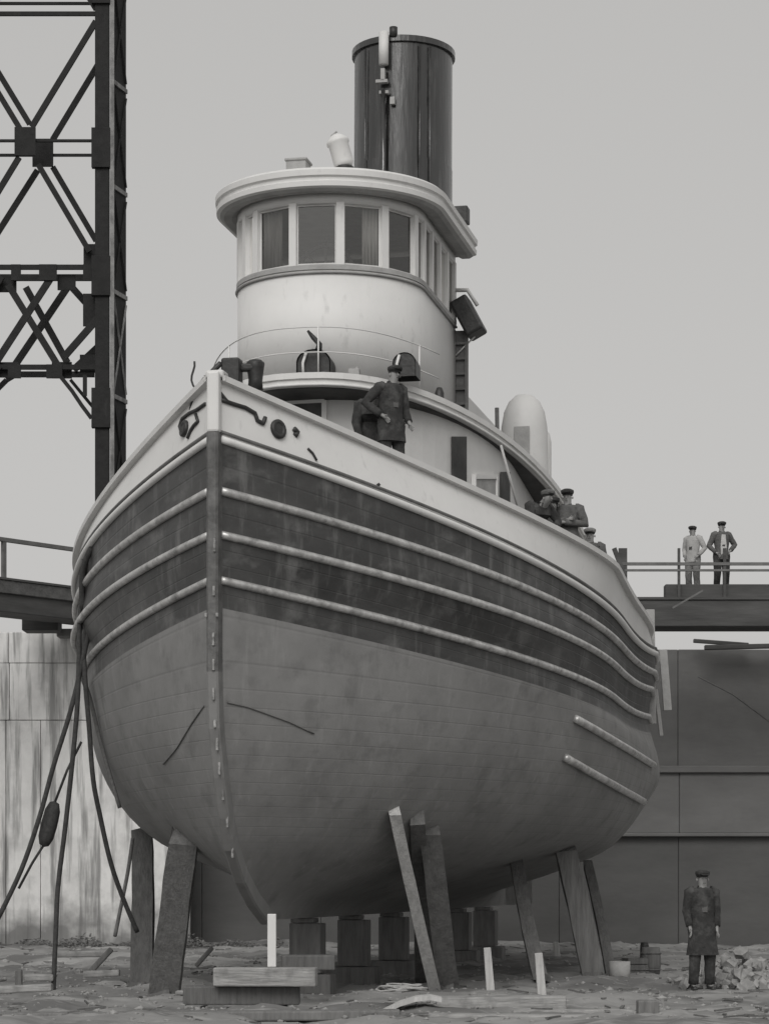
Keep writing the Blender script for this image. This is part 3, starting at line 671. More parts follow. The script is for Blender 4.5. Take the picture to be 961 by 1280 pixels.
# bent plank with torn end in the middle foreground
m_ = MB(); A = []; c0 = W(462, 1272, 30.6)
path = [(462,1272),(480,1262),(500,1252),(520,1246),(538,1244),(552,1247)]
P = [W(u, v, 30.6) for u, v in path]
for dz in (0, -.05):
    pass
m_.strip([p-c0 for p in P], [p-c0+Vector((0, .35, .0)) for p in P], True); m_.strip([p-c0 for p in P], [p-c0-Vector((0, 0, .06)) for p in P]); m_.strip([p-c0-Vector((0,0,.06)) for p in P], [p-c0+Vector((0, .35, -.06)) for p in P])
tag(m_.build('bent_plank', M['woodlight'], loc=c0), 'pale bowed plank arching up in the middle foreground', 'plank')
m_ = MB(); rnd = random.Random(4)
m_.tube([(.26*sin(k*.61)*(1-k*.006)+.1*sin(k*.23), .12*cos(k*.61), .03+.05*abs(sin(k*.37))+.0006*k) for k in range(90)], .014, 5)
tag(m_.build('rag_bundle', M['canvas'], loc=W(502, 1243, 31.2)), 'tangle of pale cord lying behind the bowed plank', 'cord')

# ------------------------------------------------------------ ropes
def rope(pts, r, m, lab, name='rope'):
    P = [W(u, v, Z) for u, v, Z in pts]; Q = []
    for i in range(len(P)-1):
        p0, p1, p2, p3 = P[max(i-1, 0)], P[i], P[i+1], P[min(i+2, len(P)-1)]
        for q in range(5):
            t = q/5; Q.append(.5*((2*p1)+(p2-p0)*t+(2*p0-5*p1+4*p2-p3)*t*t+(3*p1-p0-3*p2+p3)*t**3))
    Q.append(P[-1]); c = Q[0].copy()
    tag(MB().tube([q-c for q in Q], r, 7).build(name, m, loc=c), lab, 'rope', 'mooring ropes hanging from the bow')
rope([(193,556,35.2),(166,598,35.4),(144,636,35.5),(130,700,35.6),(118,760,35.8),(104,824,36),(88,890,36),(67,958,36),(50,1020,36),(27,1087,36),(-4,1152,36)], .036, M['rope'], 'dark rope from the bow slanting farthest left down to the ground')
rope([(134,652,35.5),(112,695,35.7),(101,760,36),(98,862,36),(92,940,36),(82,1033,36.1),(73,1107,36.1),(70,1167,36),(67,1240,36)], .036, M['rope'], 'dark rope hanging almost straight down beside the hull')
rope([(128,672,35.6),(116,720,35.8),(106,800,36),(107,850,36),(112,911,36.1),(117,975,36.2),(126,1022,36.4),(138,1075,36.6),(152,1117,36.8),(172,1165,37)], .036, M['rope'], 'dark rope curving right from the hull towards the leftmost shore')
rope([(105,690,36),(103,750,36.1),(99,830,36.2),(112,870,36.3),(128,935,36.4),(150,1010,36.5)], .03, M['rope2'], 'grey rope lying close along the edge of the hull')
rope([(166,1048,38.5),(160,1090,38.3),(150,1140,38),(144,1170,37.8)], .03, M['rope2'], 'short slack rope between the hull and the leftmost shore')
rope([(150,640,35.3),(130,665,35.4),(112,690,35.5),(103,720,35.7),(104,760,35.9)], .045, M['rope'], 'thick rope looped over the bulwark at the left edge of the bow')
rope([(205,543,34.8),(180,570,35),(160,605,35.2),(152,640,35.3)], .022, M['rope'], 'thin line running down the pale bulwark left of the stem')
fz_ = W(62, 1030, 36.2)
m_ = MB(); m_.lathe([(0,-.34),(.07,-.31),(.11,-.2),(.12,0),(.11,.2),(.07,.31),(0,.34)], (0,0,0), 12); m_.tube([(0,0,.3),(.06,0,.8),(.16,0,1.25)], .02, 5); m_.tube([(0,0,-.3),(-.1,0,-.6),(-.2,0,-1.0)], .02, 5)
o = m_.build('rope_fender', M['rope'], loc=fz_); o.rotation_euler = (0, radians(14), 0); tag(o, 'dark sausage shaped fender hanging among the ropes before the pale wall', 'fender')
# fender planks at the port shoulder
for u0, v0, u1, v1, Z, w, lab in ((812, 762, 814, 905, 46.6, .16, 'grey plank fender hanging upright at the port edge of the hull'), (828, 812, 834, 888, 47.2, .15, 'shorter grey plank fender hanging outermost beside the hull'), (819, 862, 826, 920, 46.9, .07, 'slim batten hanging between the two plank fenders')):
    a = W(u0, v0, Z); c = W(u1, v1, Z); m_ = MB(); m_.bar((0,0,0), c-a, w, .08, up=(0,-1,0)); tag(m_.build('fender_plank', M['canvas'], loc=a, bevel=.01), lab, 'fender', 'plank fenders at the port side')

# ------------------------------------------------------------ walls of the dock
# pale concrete wall at left: panels with recessed joints
wl = empty('concrete_wall', (-10, 62, 0), 0, 'pale stained concrete dock wall on the left, behind the hanging ropes', 'wall')
MB().box((-12, .5, 3.7), (32, .6, 7.5)).build('backing', M['dockdeep'], wl)
rowz = [(0, 5.50), (5.515, 6.90), (6.912, 7.66)]
for j, (z0_, z1_) in enumerate(rowz):
    x = -29.5+j*.7
    while x < 4.2:
        w = 1.58+(x*7.3+j*2.1) % 2.4
        if x < 1.6 < x+w: w = 1.6-x if 1.6-x > .8 else w
        m_ = MB(); m_.box((x+w/2, .12+random.uniform(-.012, .012), (z0_+z1_)/2), (w-.014, .25, z1_-z0_)); m_.build('concrete_panel', M['conc'], wl, bevel=.012); x += w
m_ = MB()
rnd = random.Random(11)
for i in range(6000):
    x = rnd.uniform(-14, -2.5); hm = .12+.06*sin(x*2.3)+.07*sin(x*5.1+1); z = min(abs(rnd.gauss(0, .5)), 1.6)*hm; l = rnd.uniform(.02, .06); a = rnd.uniform(-2.5, 2.5); y = 61.6-rnd.uniform(0, 1.2)
    m_.add([(x, y, z), (x+.05, y-.03, z+.01), (x+.05+sin(a)*l, y-rnd.uniform(0,.06), z+cos(a)*l), (x+sin(a)*l, y, z+cos(a)*l)], [(0,1,2,3)])
tag(m_.build('weeds', M['weed']), 'dark weeds and debris along the foot of the pale wall', 'weeds', kind='stuff')
# dark dock wall at right
wd = empty('timber_dock_wall', (12, 64, 0), 0, 'tall dark dock wall with two long ledges on the right behind the tug', 'wall')
def course(y, z0, z1, m, name='wall_course', L=36, x=0): return MB().box((x, y+1, (z0+z1)/2), (L, 2, z1-z0)).build(name, m, wd, bevel=.03)
WX = 1.0
for k in range(-2, 12):
    cx_ = -14.6+k*3.0+1.5+WX
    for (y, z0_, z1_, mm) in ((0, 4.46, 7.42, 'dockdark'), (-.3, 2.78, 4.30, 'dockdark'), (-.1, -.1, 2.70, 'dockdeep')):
        MB().box((cx_, y+1+random.uniform(-.015,.015), (z0_+z1_)/2), (2.994, 2, z1_-z0_)).build('wall_panel', M[mm], wd, bevel=.02)
MB().box((-2, .62, 4.38), (42, 2.1, .17)).build('ledge', M['dockdark'], wd, bevel=.02)
MB().box((-2, .72, 2.74), (42, 2.06, .09)).build('ledge', M['dockdark'], wd, bevel=.02)
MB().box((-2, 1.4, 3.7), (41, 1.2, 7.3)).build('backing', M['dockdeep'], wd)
timber(866, 801, 935, 806, 63.6, .1, .1, 'pier', 'thin dark pole lying on top of the dark dock wall', 'pole', cat='pole')
timber(880, 809.5, 990, 807, 63.4, .2, .12, 'pier', 'low dark board lying on the top edge of the dark dock wall', 'plank', cat='plank')
m_ = MB(); a = W(872, 846, 63.4); m_.tube([Vector((0,0,0)), W(915,868,63.4)-a, W(965,905,63.3)-a], .02, 5); tag(m_.build('hanging_cable', M['rail'], loc=a), 'thin slack cable hanging down the face of the dark dock wall', 'cable')

# ------------------------------------------------------------ gangways
def post(m_, p, h, w=.07): m_.bar(p, p+Vector((0,0,h)), w, w)
gw = empty('dock_gangway', (18, 60, 7.6), 0, 'dark timber gangway with handrail crossing on the right, two men on it', 'gangway')
MB().box((-3.5, .6, .31), (37, 1.3, .62)).build('girder', M['pier'], gw, bevel=.02)
MB().box((-3.5, .62, .66), (37, 1.42, .06)).build('deck_plank', M['pier'], gw)
xb = (832-480.5)*60/FP-18
MB().box((xb+10, .35, .86), (20, .4, .32)).build('kerb_beam', M['pier'], gw, bevel=.02)
for v, r in ((705, .038), (713, .03)):
    z = 1.6+(1100-v)*60/FP-7.6; MB().bar(((762-480.5)*60/FP-18, -.02, z), (16, -.02, z), .07, .07 if v == 705 else .05).build('handrail', M['rail'], gw)
xs_ = [(778, .2), (848, .06), (905, .07), (1010, .07), (1100, .07)]
for u, w in xs_: MB().bar(((u-480.5)*60/FP-18, 0, .62), ((u-480.5)*60/FP-18, 0, 1.85), w, .08).build('rail_post', M['pier'], gw)
m_ = MB(); x_ = (775-480.5)*60/FP-18; m_.bar((x_-.15, 0, 1.85), (x_+.1, 0, 1.2), .12, .1).bar((x_-.05, .05, .7), (x_-.02, .05, 1.6), .12, .1); m_.build('brace', M['pier'], gw)
m_ = MB(); m_.bar(W(840,760,59.3)-Vector((18,60,7.6)), W(878,738,59.3)-Vector((18,60,7.6)), .04, .04); m_.build('stay', M['rail'], gw)
# left gangway, running obliquely
p0 = Vector((-8.79, 58, 0)); p1 = Vector((-7.12, 60.1, 0)); dv = (p1-p0).normalized()
ang = math.atan2(dv.y, dv.x)
gl = empty('dock_gangway', (p1.x, p1.y, 7.72), ang, 'grey gangway with handrail coming in from the left edge behind the bow', 'gangway')
MB().box((-8, .5, .39), (26, 1.0, .72)).build('girder', M['pier'], gl, bevel=.02)
MB().box((-8, .47, .60), (26, 1.08, .3)).build('edge_board', M['coatgrey'], gl, bevel=.02)
MB().box((-8, .5, .78), (26, 1.2, .05)).build('deck_plank', M['pier'], gl)
MB().bar((-20, 0, 1.68), (4, 0, 1.68), .11, .09).build('handrail', M['rail'], gl)
for k in range(-9, 2): MB().bar((-2.56+k*3.0*.9+.0, 0, .7), (-2.56+k*3.0*.9, 0, 1.66), .1, .08).build('rail_post', M['rail'], gl)
MB().bar((-.05, 0, .7), (-.05, 0, 1.66), .11, .08).build('rail_post', M['rail'], gl)
m_ = MB(); a = W(53, 779, 61.0); m_.box((0,0,0), (.86, .8, .42)); tag(m_.build('bearing_block', M['pier'], loc=a, bevel=.02), 'dark block on top of the pale wall carrying the left gangway', 'block')
m_ = MB(); m_.box((0,0,0), (.6, .5, .2)); tag(m_.build('coping_stone', M['conc'], loc=W(88, 792, 61.7), bevel=.03), 'pale stone on the wall top right of the dark block', 'stone')

# ------------------------------------------------------------ steel tower at left
TZ = 70.0
tw = empty('lattice_tower', (-9.0, TZ, 0), 0, 'tall dark riveted steel lattice tower rising out of frame at the left', 'tower')
TO = Vector((-9.0, TZ, 0))
def tp(u, v, back=0):
    p = W(u, v, TZ)-TO
    return p+Vector((.33, 1.1, 0)) if back else p
TOPV = -260
LX0, LX1 = 119, 137
def leg(ux0, ux1, mirror=1):
    a = tp(ux0, 0).x; c = tp(ux1, 0).x; w = c-a; zt2 = tp(0, TOPV).z
    sh = .33*1
    lo = MB()
    # front channel
    lo.box(((a+c)/2, .06, zt2/2), (w, .12, zt2))
    # back channel
    lo.box(((a+c)/2+.33, 1.16, zt2/2), (w, .12, zt2))
    # splice thickening
    for v in (-20, 185, 345, 510):
        z = tp(0, v).z; lo.box(((a+c)/2-.03, .02, z), (w+.12, .2, 1.1))
    o = lo.build('leg', M['steel'], tw, bevel=.01)
    # edge angle (pale) on the right corner
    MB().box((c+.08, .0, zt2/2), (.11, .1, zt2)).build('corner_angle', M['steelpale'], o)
    # side web panels between battens, and lacing
    MB().bar((c+.03, .14, zt2/2), (c+.33, 1.12, zt2/2), .04, zt2, up=(0,0,1)).build('web_plate', M['steel'], o)
    z = .5
    while z < zt2:
        z2 = z+2.9
        lc = MB(); A = Vector((c+.09, .16, z)); B_ = Vector((c+.36, 1.06, z2-.2)); lc.bar(A, B_, .03, .05, up=(1,0,0)); lc.bar(Vector((c+.36, 1.06, z+.2)), Vector((c+.09, .16, z2)), .03, .05, up=(1,0,0))
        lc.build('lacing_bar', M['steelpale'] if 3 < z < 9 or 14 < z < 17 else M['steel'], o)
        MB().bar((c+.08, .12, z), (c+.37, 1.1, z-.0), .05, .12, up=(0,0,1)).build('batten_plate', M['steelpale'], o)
        z = z2
    return o
leg(LX0, LX1); leg(-73, -55)
def brace(name, pl, w, back=0, m='steel', d=.1):
    b_ = MB()
    for p, q in zip(pl[:-1], pl[1:]): b_.bar(tp(*p, back), tp(*q, back), d, w*TZ/FP, up=(0, 0, 1))
    return b_.build(name, M[m], tw)
YC = [0]
def bline(name, p, q, w, back=0):
    YC[0] += 1
    a, c = (tp(*p, 0), tp(*q, 0))
    if back: a = a+Vector((0, 1.1, 0)); c = c+Vector((0, 1.1, 0))
    a = a+Vector((0, .0037*(YC[0] % 23), 0)); c = c+Vector((0, .0037*(YC[0] % 23), 0)); d = c-a; b_ = MB(); wv = w*TZ/FP
    nrm = Vector((-d.z, 0, d.x)).normalized()*wv/2; t = Vector((0, .09, 0))
    vs = [a-nrm, c-nrm, c+nrm, a+nrm]; vs += [v+t for v in vs]
    b_.add(vs, [(0,1,2,3),(7,6,5,4),(0,4,5,1),(1,5,6,2),(2,6,7,3),(3,7,4,0)]); return b_.build(name, M['steel'], tw)
def mir(u): return 64-u
BK = -24/ (TZ/FP) * 0
# back-plane members are 1.1 m deeper: compensate the measured picture position with real depth
def bl(name, p, q, w, back=0):
    if not back: return bline(name, p, q, w, 0)
    Zb = TZ+1.1
    def cvt(u, v): r = W(u, v, Zb); return (480.5+r.x*FP/TZ, 1100-(r.z-1.6)*FP/TZ)
    return bline(name, cvt(*p), cvt(*q), w*Zb/TZ, 1)
xc1, xc2 = 32, 54
# upper X panel, front plane
bl('brace', (120, 26), (40, 158), 7); bl('brace', (24, 196), (-56, 328), 7); bl('brace', (25, 160), (-56, 26), 7); bl('brace', (48, 205), (112, 314), 7)
bl('brace', (122, 81), (66, 174), 7, 1); bl('brace', (47, 212), (-28, 330), 7, 1); bl('brace', (37, 154), (-32, 40), 7, 1); bl('brace', (66, 208), (120, 300), 7, 1)
MB().box(tp(32, 177)+Vector((0, -.02, 0)), (.58, .06, .78)).build('gusset_plate', M['steel'], tw); MB().box(W(54, 191, TZ+1.1)-TO, (.58, .06, .78)).build('gusset_plate', M['steel'], tw)
bl('strut', (-56, 175), (122, 175), 3, 0); bl('strut', (-56, 193), (130, 193), 3, 1)
bl('chord', (-56, 16), (124, 16), 5); bl('chord', (-56, 3), (124, 3), 3, 1)
# panel above the frame
bl('brace', (120, 10), (40, -122), 7); bl('brace', (-56, 10), (24, -122), 7)
# lower truss girder
bl('chord', (-60, 333), (122, 333), 6); bl('chord', (-60, 346), (118, 346), 8, 1); bl('chord', (-60, 458), (122, 458), 6); bl('chord', (-60, 467), (118, 467), 7, 1)
for (p, q, bk) in (((64, 345), (-4, 450), 0), ((88, 352), (14, 462), 1), ((10, 355), (76, 462), 0), ((32, 358), (84, 452), 1), ((84, 352), (120, 392), 1), ((122, 398), (80, 446), 0), ((122, 434), (92, 462), 1), ((2, 345), (-64, 450), 0), ((-24, 350), (-60, 400), 1), ((-60, 400), (0, 462), 0)):
    bl('diagonal', p, q, 8.5, bk)
for u, v, w_, h_ in ((8, 353, .5, .42), (82, 350, .5, .42), (8, 460, .6, .42), (76, 460, .55, .45), (112, 385, .4, .9), (113, 325, .42, 1.0), (110, 452, .5, .5)):
    MB().box(tp(u, v)+Vector((0, .25+.01*(u % 7), 0)), (w_, .06, h_)).build('gusset_plate', M['steel'], tw)
for u in (60, 110, 20): bl('batten', (u, 330), (u, 350), 22 if u == 60 else 12)
bl('batten', (18, 455), (18, 472), 16); bl('batten', (68, 455), (68, 472), 20)
# knee braces curving down to the leg
kp = [(74, 468), (90, 488), (102, 506), (114, 522)]
for p, q in zip(kp[:-1], kp[1:]): bl('knee_brace', p, q, 5)
bl('knee_brace', (88, 474), (116, 508), 4, 1); bl('batten', (106, 468), (106, 494), 5)
kp = [(mir(u), v) for u, v in kp]
for p, q in zip(kp[:-1], kp[1:]): bl('knee_brace', p, q, 5)
kp = [(18, 468), (8, 474), (-4, 486), (-20, 502)]
for p, q in zip(kp[:-1], kp[1:]): bl('knee_brace', p, q, 6, 1)

# ------------------------------------------------------------ people
def skinned(name, chains, m, parent, sub=1, root=None):
    """chains: list of [(point, radius), ...]; chains share joints when points coincide"""
    vs = []; rad = []; es = []; idx = {}
    def vid(p, r):
        k = tuple(round(c, 4) for c in p)
        if k not in idx: idx[k] = len(vs); vs.append(p); rad.append(r if isinstance(r, tuple) else (r, r))
        return idx[k]
    for ch in chains:
        ids = [vid(p, r) for p, r in ch]
        es += [e for e in zip(ids[:-1], ids[1:]) if e not in es]
    me = bpy.data.meshes.new(name); me.from_pydata(vs, es, []); me.materials.append(m)
    o = bpy.data.objects.new(name, me); C.objects.link(o); o.parent = parent
    sk = o.modifiers.new('skin', 'SKIN'); sk.use_smooth_shade = True
    if not me.skin_vertices: 
        with bpy.context.temp_override(object=o, active_object=o): bpy.ops.mesh.customdata_skin_add()
    for i, r in enumerate(rad): me.skin_vertices[0].data[i].radius = r; me.skin_vertices[0].data[i].use_root = (i == 0)
    sb = o.modifiers.new('sub', 'SUBSURF'); sb.levels = sub; sb.render_levels = sub
    return o
def person(loc, rz, label, J=None, top='coatdark', leg_='coatdark', hat='cap', hatm='coatdark', sc=1.0, coat_len=.0, vest=None, group=None, tilt=0, lean=0):
    P = dict(pel=(0,0,.95), wai=(0,.0,1.1), che=(0,.01,1.32), nec=(0,0,1.49), hd=(0,-.02,1.6), tp=(0,-.01,1.70),
             shL=(.18,.01,1.43), elL=(.25,.04,1.15), wrL=(.25,-.05,.92), shR=(-.18,.01,1.43), elR=(-.25,.04,1.15), wrR=(-.25,-.05,.92),
             hiL=(.1,0,.9), knL=(.11,-.02,.5), anL=(.12,.03,.09), toL=(.14,-.14,.04), hiR=(-.1,0,.9), knR=(-.11,-.02,.5), anR=(-.12,.03,.09), toR=(-.14,-.14,.04))
    if J: P.update(J)
    V = {k: Vector(v) for k, v in P.items()}
    t = empty('person', loc, rz, label, 'person', group); t.scale = (sc, sc, sc); t.rotation_euler = (lean, 0, rz)
    t.rotation_mode = 'XYZ'
    ch = [[(V['pel'], (.13,.1)), (V['wai'], (.13,.09)), (V['che'], (.15,.1)), (V['nec'], .055), (V['hd'], (.075,.09)), (V['tp'], (.07,.085))]]
    for s in 'LR':
        ch.append([(V['che'], (.15,.1)), (V['sh'+s], .055), (V['el'+s], .042), (V['wr'+s], .028)])
        ch.append([(V['pel'], (.13,.1)), (V['hi'+s], .085), (V['kn'+s], .056), (V['an'+s], .038), (V['to'+s], .035)])
        # hand: palm and five fingers
        w = V['wr'+s]; d = (w-V['el'+s]).normalized(); sg = 1 if s == 'L' else -1
        a = d.cross(Vector((sg, 0, 0))); a = a.normalized() if a.length > .1 else Vector((0, -1, 0)); nrm = a.cross(d).normalized()
        pm = w+d*.05; ch.append([(w, .028), (pm, (.03,.02))])
        for k, ln in enumerate((.07, .08, .075, .06)):
            f0 = pm+d*.035+a*(-.028+.019*k); ch.append([(pm, (.03,.02)), (f0, .009), (f0+d*ln*.55+nrm*.008, .008), (f0+d*ln*.95+nrm*.03, .0065)])
        th = pm-a*.035-d*.01; ch.append([(pm, (.03,.02)), (th, .011), (th-a*.015+d*.035, .009)])
    body = skinned('body', ch, M['skin'], t, 1)
    f = MB(); c = V['hd']
    f.add([c+Vector((-.012,-.088,.0)), c+Vector((.012,-.088,.0)), c+Vector((0,-.118,-.015)), c+Vector((0,-.085,.035))], [(0,1,2),(1,3,2),(3,0,2)])
    for sx in (-1, 1): f.lathe([(0,-.02),(.012,-.01),(.014,.01),(0,.028)], c+Vector((sx*.083,0,0)), 6)
    f.build('nose_and_ears', M['skin'], body)
    e = MB()
    for sx in (-1, 1): e.lathe([(0,-.006),(.008,0),(0,.006)], c+Vector((sx*.032,-.084,.02)), 8)
    e.box(c+Vector((0,-.09,-.045)), (.045,.012,.008)); e.build('eyes_and_mouth', M['hair'], body)
    hr = MB(); tpv = V['hd']+Vector((0,.012,.035)); hr.lathe([(.085,.005),(.092,.03),(.082,.06),(.05,.09),(0,.1)], tpv, 14, sx=.95, sy=1.08); hr.build('hair', M['hair'], t)
    if hat == 'cap':
        h = MB(); cc = V['hd']+Vector((0,.0,.075)); h.lathe([(.094,-.01),(.104,.02),(.1,.045),(.06,.065),(0,.07)], cc, 16, sy=1.18)
        h.add([cc+Vector((x_, y_, z_)) for x_, y_, z_ in ((-.07,-.09,.012),(.07,-.09,.012),(.045,-.16,-.005),(-.045,-.16,-.005))], [(0,1,2,3)]); h.build('cap', M[hatm], t)
    elif hat == 'brim':
        h = MB(); cc = V['hd']+Vector((0,.0,.07)); h.lathe([(.16,0),(.155,.012),(.1,.015),(.1,.09),(.08,.115),(0,.11)], cc, 18, sy=1.12); h.build('hat', M[hatm], t)
    R = .03
    cm = MB(); NN = 18; sp = [(V['pel']+Vector((0, 0, -.12-coat_len)), .2+.12*coat_len, .15+.1*coat_len), (V['pel'], .185, .135), (V['wai'], .168, .122), (V['che']-Vector((0,0,.05)), .19, .135), (V['che']+Vector((0,0,.06)), .2, .13)]
    shm = (V['shL']+V['shR'])/2; sp += [(shm+Vector((0,0,.03)), .185, .105), ((shm+V['nec'])/2+Vector((0,0,.03)), .12, .09), (V['nec']+Vector((0,0,.0)), .07, .075), (V['nec']+Vector((0,0,.035)), .062, .068)]
    rr_ = random.Random(int(loc.x*100)); rows = []
    ph_ = rr_.uniform(0, 6)
    for q, (c_, rx, ry) in enumerate(sp):
        rows.append([c_+Vector((cos(2*pi*k/NN)*rx, sin(2*pi*k/NN)*ry, 0))*(1+.05*sin(5*k+ph_+q*1.3)*(q < 4)) for k in range(NN)])
    for A, B_ in zip(rows[:-1], rows[1:]): cm.strip(A+[A[0]], B_+[B_[0]], True)
    cm.add(rows[0], [tuple(range(NN))])
    for s in 'LR':
        sh, el, wr = V['sh'+s], V['el'+s], V['wr'+s]; pl = []; rl = []
        inn = sh*.75+shm*.25
        for (p_, q_, ra, rb) in ((inn, sh, .085, .083), (sh, el, .083, .062), (el, wr*.95+el*.05, .062, .05)):
            for k in range(4):
                t_ = k/4; pl.append(p_*(1-t_)+q_*t_); rl.append((ra*(1-t_)+rb*t_)*(1+.06*sin(k*2.3+ph_)))
        pl.append(wr*.95+el*.05); rl.append(.052); cm.tube(pl, rl, 10)
    co = cm.build('coat', M[top], t)
    lp = MB(); fc = V['che']+Vector((0,-.118,.0))
    for sx in (-1, 1): lp.bar(V['nec']+Vector((sx*.05,-.06,.01)), V['wai']+Vector((sx*.012,-.13,.04)), .045, .02, up=(0,-1,0))
    lp.build('lapel', M['coatgrey' if top == 'coatdark' else 'coatdark'], co)
    if vest:
        vv = MB(); c_ = V['che']+Vector((0,-.135,0)); vv.add([c_+Vector(q) for q in ((-.05,0,.1),(.05,0,.1),(.075,.0,-.2),(.06,.01,-.38),(-.06,.01,-.38),(-.075,.0,-.2))], [(0,1,2,3,4,5)]); vv.build('shirt_front', M[vest], t, solid=.02)
    tm = MB()
    for s in 'LR':
        h_, k_, a_ = V['hi'+s], V['kn'+s], V['an'+s]+Vector((0,0,.03)); pl = []; rl = []
        for (p_, q_, ra, rb) in ((h_+Vector((0,0,.08)), h_, .11, .112), (h_, k_, .112, .085), (k_, a_, .085, .072)):
            for k in range(4):
                t_ = k/4; pl.append(p_*(1-t_)+q_*t_); rl.append((ra*(1-t_)+rb*t_)*(1+.05*sin(k*2.9+ph_)))
        pl.append(a_); rl.append(.078); tm.tube(pl, rl, 12)
    tm.build('trousers', M[leg_], t)
    for s in 'LR': skinned('boot', [[(V['an'+s]+Vector((0,.02,.04)), .05), (V['an'+s]+Vector((0,.02,-.03)), .048), ((V['an'+s]+V['to'+s])/2+Vector((0,0,-.01)), .046), (V['to'+s], .04)]], M['darkiron'], t, 1)
    return t
def ontug(u, s, z):
    return MT @ Vector((onboat(u, s), s, z))
akimbo = dict(elR=(-.38,.08,1.2), wrR=(-.2,-.08,1.02), elL=(.24,.02,1.13), wrL=(.22,-.12,.95), hd=(.03,-.05,1.6))
person(ontug(489, 3.0, 6.88), radians(30), 'man in a dark loose coat and cap standing at the bow bulwark, elbow out', akimbo, 'coatdark', 'coatdark', 'cap', 'coatdark', .96, .16)
bent = dict(che=(0,-.12,1.24), nec=(0,-.22,1.36), hd=(0,-.32,1.42), tp=(0,-.36,1.51), shL=(.18,-.1,1.34), shR=(-.18,-.1,1.34), elL=(.26,-.25,1.1), elR=(-.26,-.25,1.1), wrL=(.12,-.38,1.0), wrR=(-.12,-.38,1.0))
person(ontug(464, 3.5, 6.8), radians(10), 'man in dark clothes bending forward just left of the man at the bow bulwark', dict(bent, elL=(.24,-.14,1.08), elR=(-.24,-.14,1.08), wrL=(.2,-.2,.85), wrR=(-.2,-.2,.85)), 'coatdark', 'coatdark', 'none', sc=.98, coat_len=.1)
crossed = dict(elL=(.29,-.04,1.18), wrL=(-.02,-.2,1.2), elR=(-.29,-.04,1.18), wrR=(.04,-.18,1.24))
person(ontug(709, 8.0, 5.88), radians(-15), 'man with folded arms standing highest at the port rail beside the deck edge', crossed, 'coatgrey', 'coatgrey', 'cap', 'coatdark', .98)
person(ontug(688, 7.9, 5.8), radians(20), 'dark clothed man leaning beside the man with folded arms', dict(hd=(.02,-.05,1.58)), 'coatdark', 'coatdark', 'cap', 'coatdark', .96)
person(ontug(668, 7.2, 5.9), radians(35), 'man in dark clothes crouched leftmost of those under the boat deck', bent, 'coatdark', 'coatdark', 'cap', 'coatgrey', .98)
person(ontug(737, 9.0, 5.5), radians(-10), 'man low behind the rail with only head and shoulders showing, aftmost on the tug', dict(), 'coatgrey', 'coatdark', 'cap', 'clothmid', .93)
pocket = dict(elL=(.3,.07,1.17), wrL=(.19,-.08,.98), elR=(-.26,.05,1.15), wrR=(-.17,-.1,.98))
person(W(868, 742, 60)+Vector((0, .4, 0)), radians(-35), 'man in a pale shirt and dark cap on the right gangway, left of the pair', pocket, 'canvas', 'clothmid', 'cap', 'coatdark', .95)
person(W(904, 741, 60)+Vector((0, .4, 0)), radians(15), 'broad man in open jacket over pale shirt, right of the gangway pair', dict(pocket, elL=(.36,.05,1.2), wrL=(.2,-.08,1.05), elR=(-.3,.05,1.15)), 'coatgrey', 'coatdark', 'cap', 'coatdark', 1.0, vest='shirt')
person(G(877, 36.2, .0), radians(10), 'person in dark clothes standing on the dirt before the dark dock wall', dict(elL=(.22,.03,1.15), wrL=(.2,-.06,.93), elR=(-.22,.03,1.15), wrR=(-.2,-.06,.93)), 'coatdark', 'coatdark', 'cap', 'coatdark', 1.0, coat_len=.3)

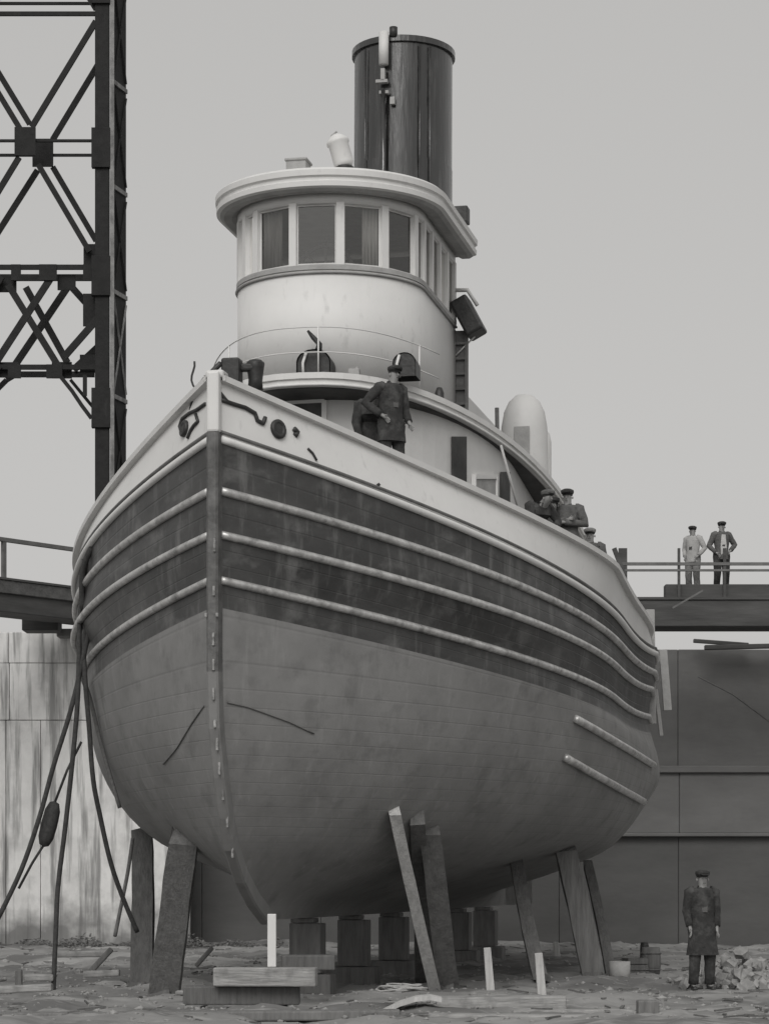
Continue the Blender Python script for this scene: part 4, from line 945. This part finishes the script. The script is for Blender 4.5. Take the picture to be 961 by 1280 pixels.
# ------------------------------------------------------------ right side ground clutter
heap = empty('rubble_heap', G(915, 38, 0), 0, 'low heap of pale broken stones behind the dark standing person', 'rubble')
proto = []
for k in range(5):
    m_ = MB(); rock(m_, (k*.001, k*.002, 0), .16); o = m_.build('stone', M['stone'], heap); proto.append(o)
rnd = random.Random(3)
for k in range(150):
    o = proto[k % 5].copy() if k >= 5 else proto[k]
    if k >= 5: C.objects.link(o); o.parent = heap
    r = rnd.random()**.6*1.0; a = rnd.uniform(0, 2*pi); o.location = (r*cos(a)*.85+.1, r*sin(a)*1.6, max(0, .55*(1-r))*rnd.uniform(.3, 1)+.03); s = rnd.uniform(.35, 1.0); o.scale = (s, s*rnd.uniform(.7,1.2), s); o.rotation_euler = (rnd.uniform(0,3), rnd.uniform(0,3), rnd.uniform(0,3))
def crate(u, v0, v1, w, Z, lab, m='wooddark'):
    h = (v1-v0)*Z/FP; p = G(u, Z, 1.6-(v1-1100)*Z/FP); e = empty('wooden_crate', p, random.uniform(-.3, .3), lab, 'crate')
    n_ = 3
    for k in range(n_): MB().box((0, -w*.35, h*(k+.5)/n_), (w, .03, h/n_-.015)).build('slat', M[m], e)
    for k in range(n_): MB().box((w/2, 0, h*(k+.5)/n_), (.03, w*.66, h/n_-.015)).build('slat', M[m], e)
    MB().box((0, 0, h*.5), (w*.95, w*.6, h*.96)).build('inner_box', M[m], e)
crate(797, 1197, 1221, .5, 43, 'dark low crate on the dirt right of the last shore')
m_ = MB(); m_.lathe([(0,0),(.15,0),(.17,.16),(.17,.3),(.15,.46),(.13,.46),(.13,.42),(0,.42)], (0,0,0), 16)
for z in (.08, .36): m_.tube([(.172*cos(t), .172*sin(t), z) for t in [2*pi*k/16 for k in range(16)]], .012, 5, closed=True)
p = G(813, 43, 0); tag(m_.build('barrel', M['wooddark'], loc=p), 'small dark keg standing right of the low crate', 'barrel')
m_ = MB(); m_.lathe([(0,0),(.09,0),(.09,.25),(.07,.32),(0,.32)], (0,0,0), 12); tag(m_.build('metal_can', M['darkiron'], loc=G(805, 52, .0)), 'small dark can standing on the lit dirt near the dark wall', 'can')
m_ = MB(); m_.lathe([(0,0),(.17,0),(.17,.3),(.15,.3),(.14,.05),(0,.05)], (0,0,0), 14); tag(m_.build('bucket', M['canvas'], loc=G(774, 40.5, 0)), 'pale bucket at the foot of the slimmest right shore', 'bucket')
m_ = MB(); m_.box((0,0,.1), (.25, .3, .24)); tag(m_.build('wood_block', M['wood'], loc=G(809, 30.2, -.05), bevel=.02), 'square grey block at the bottom edge right of centre', 'block')
bpy.context.view_layer.update()
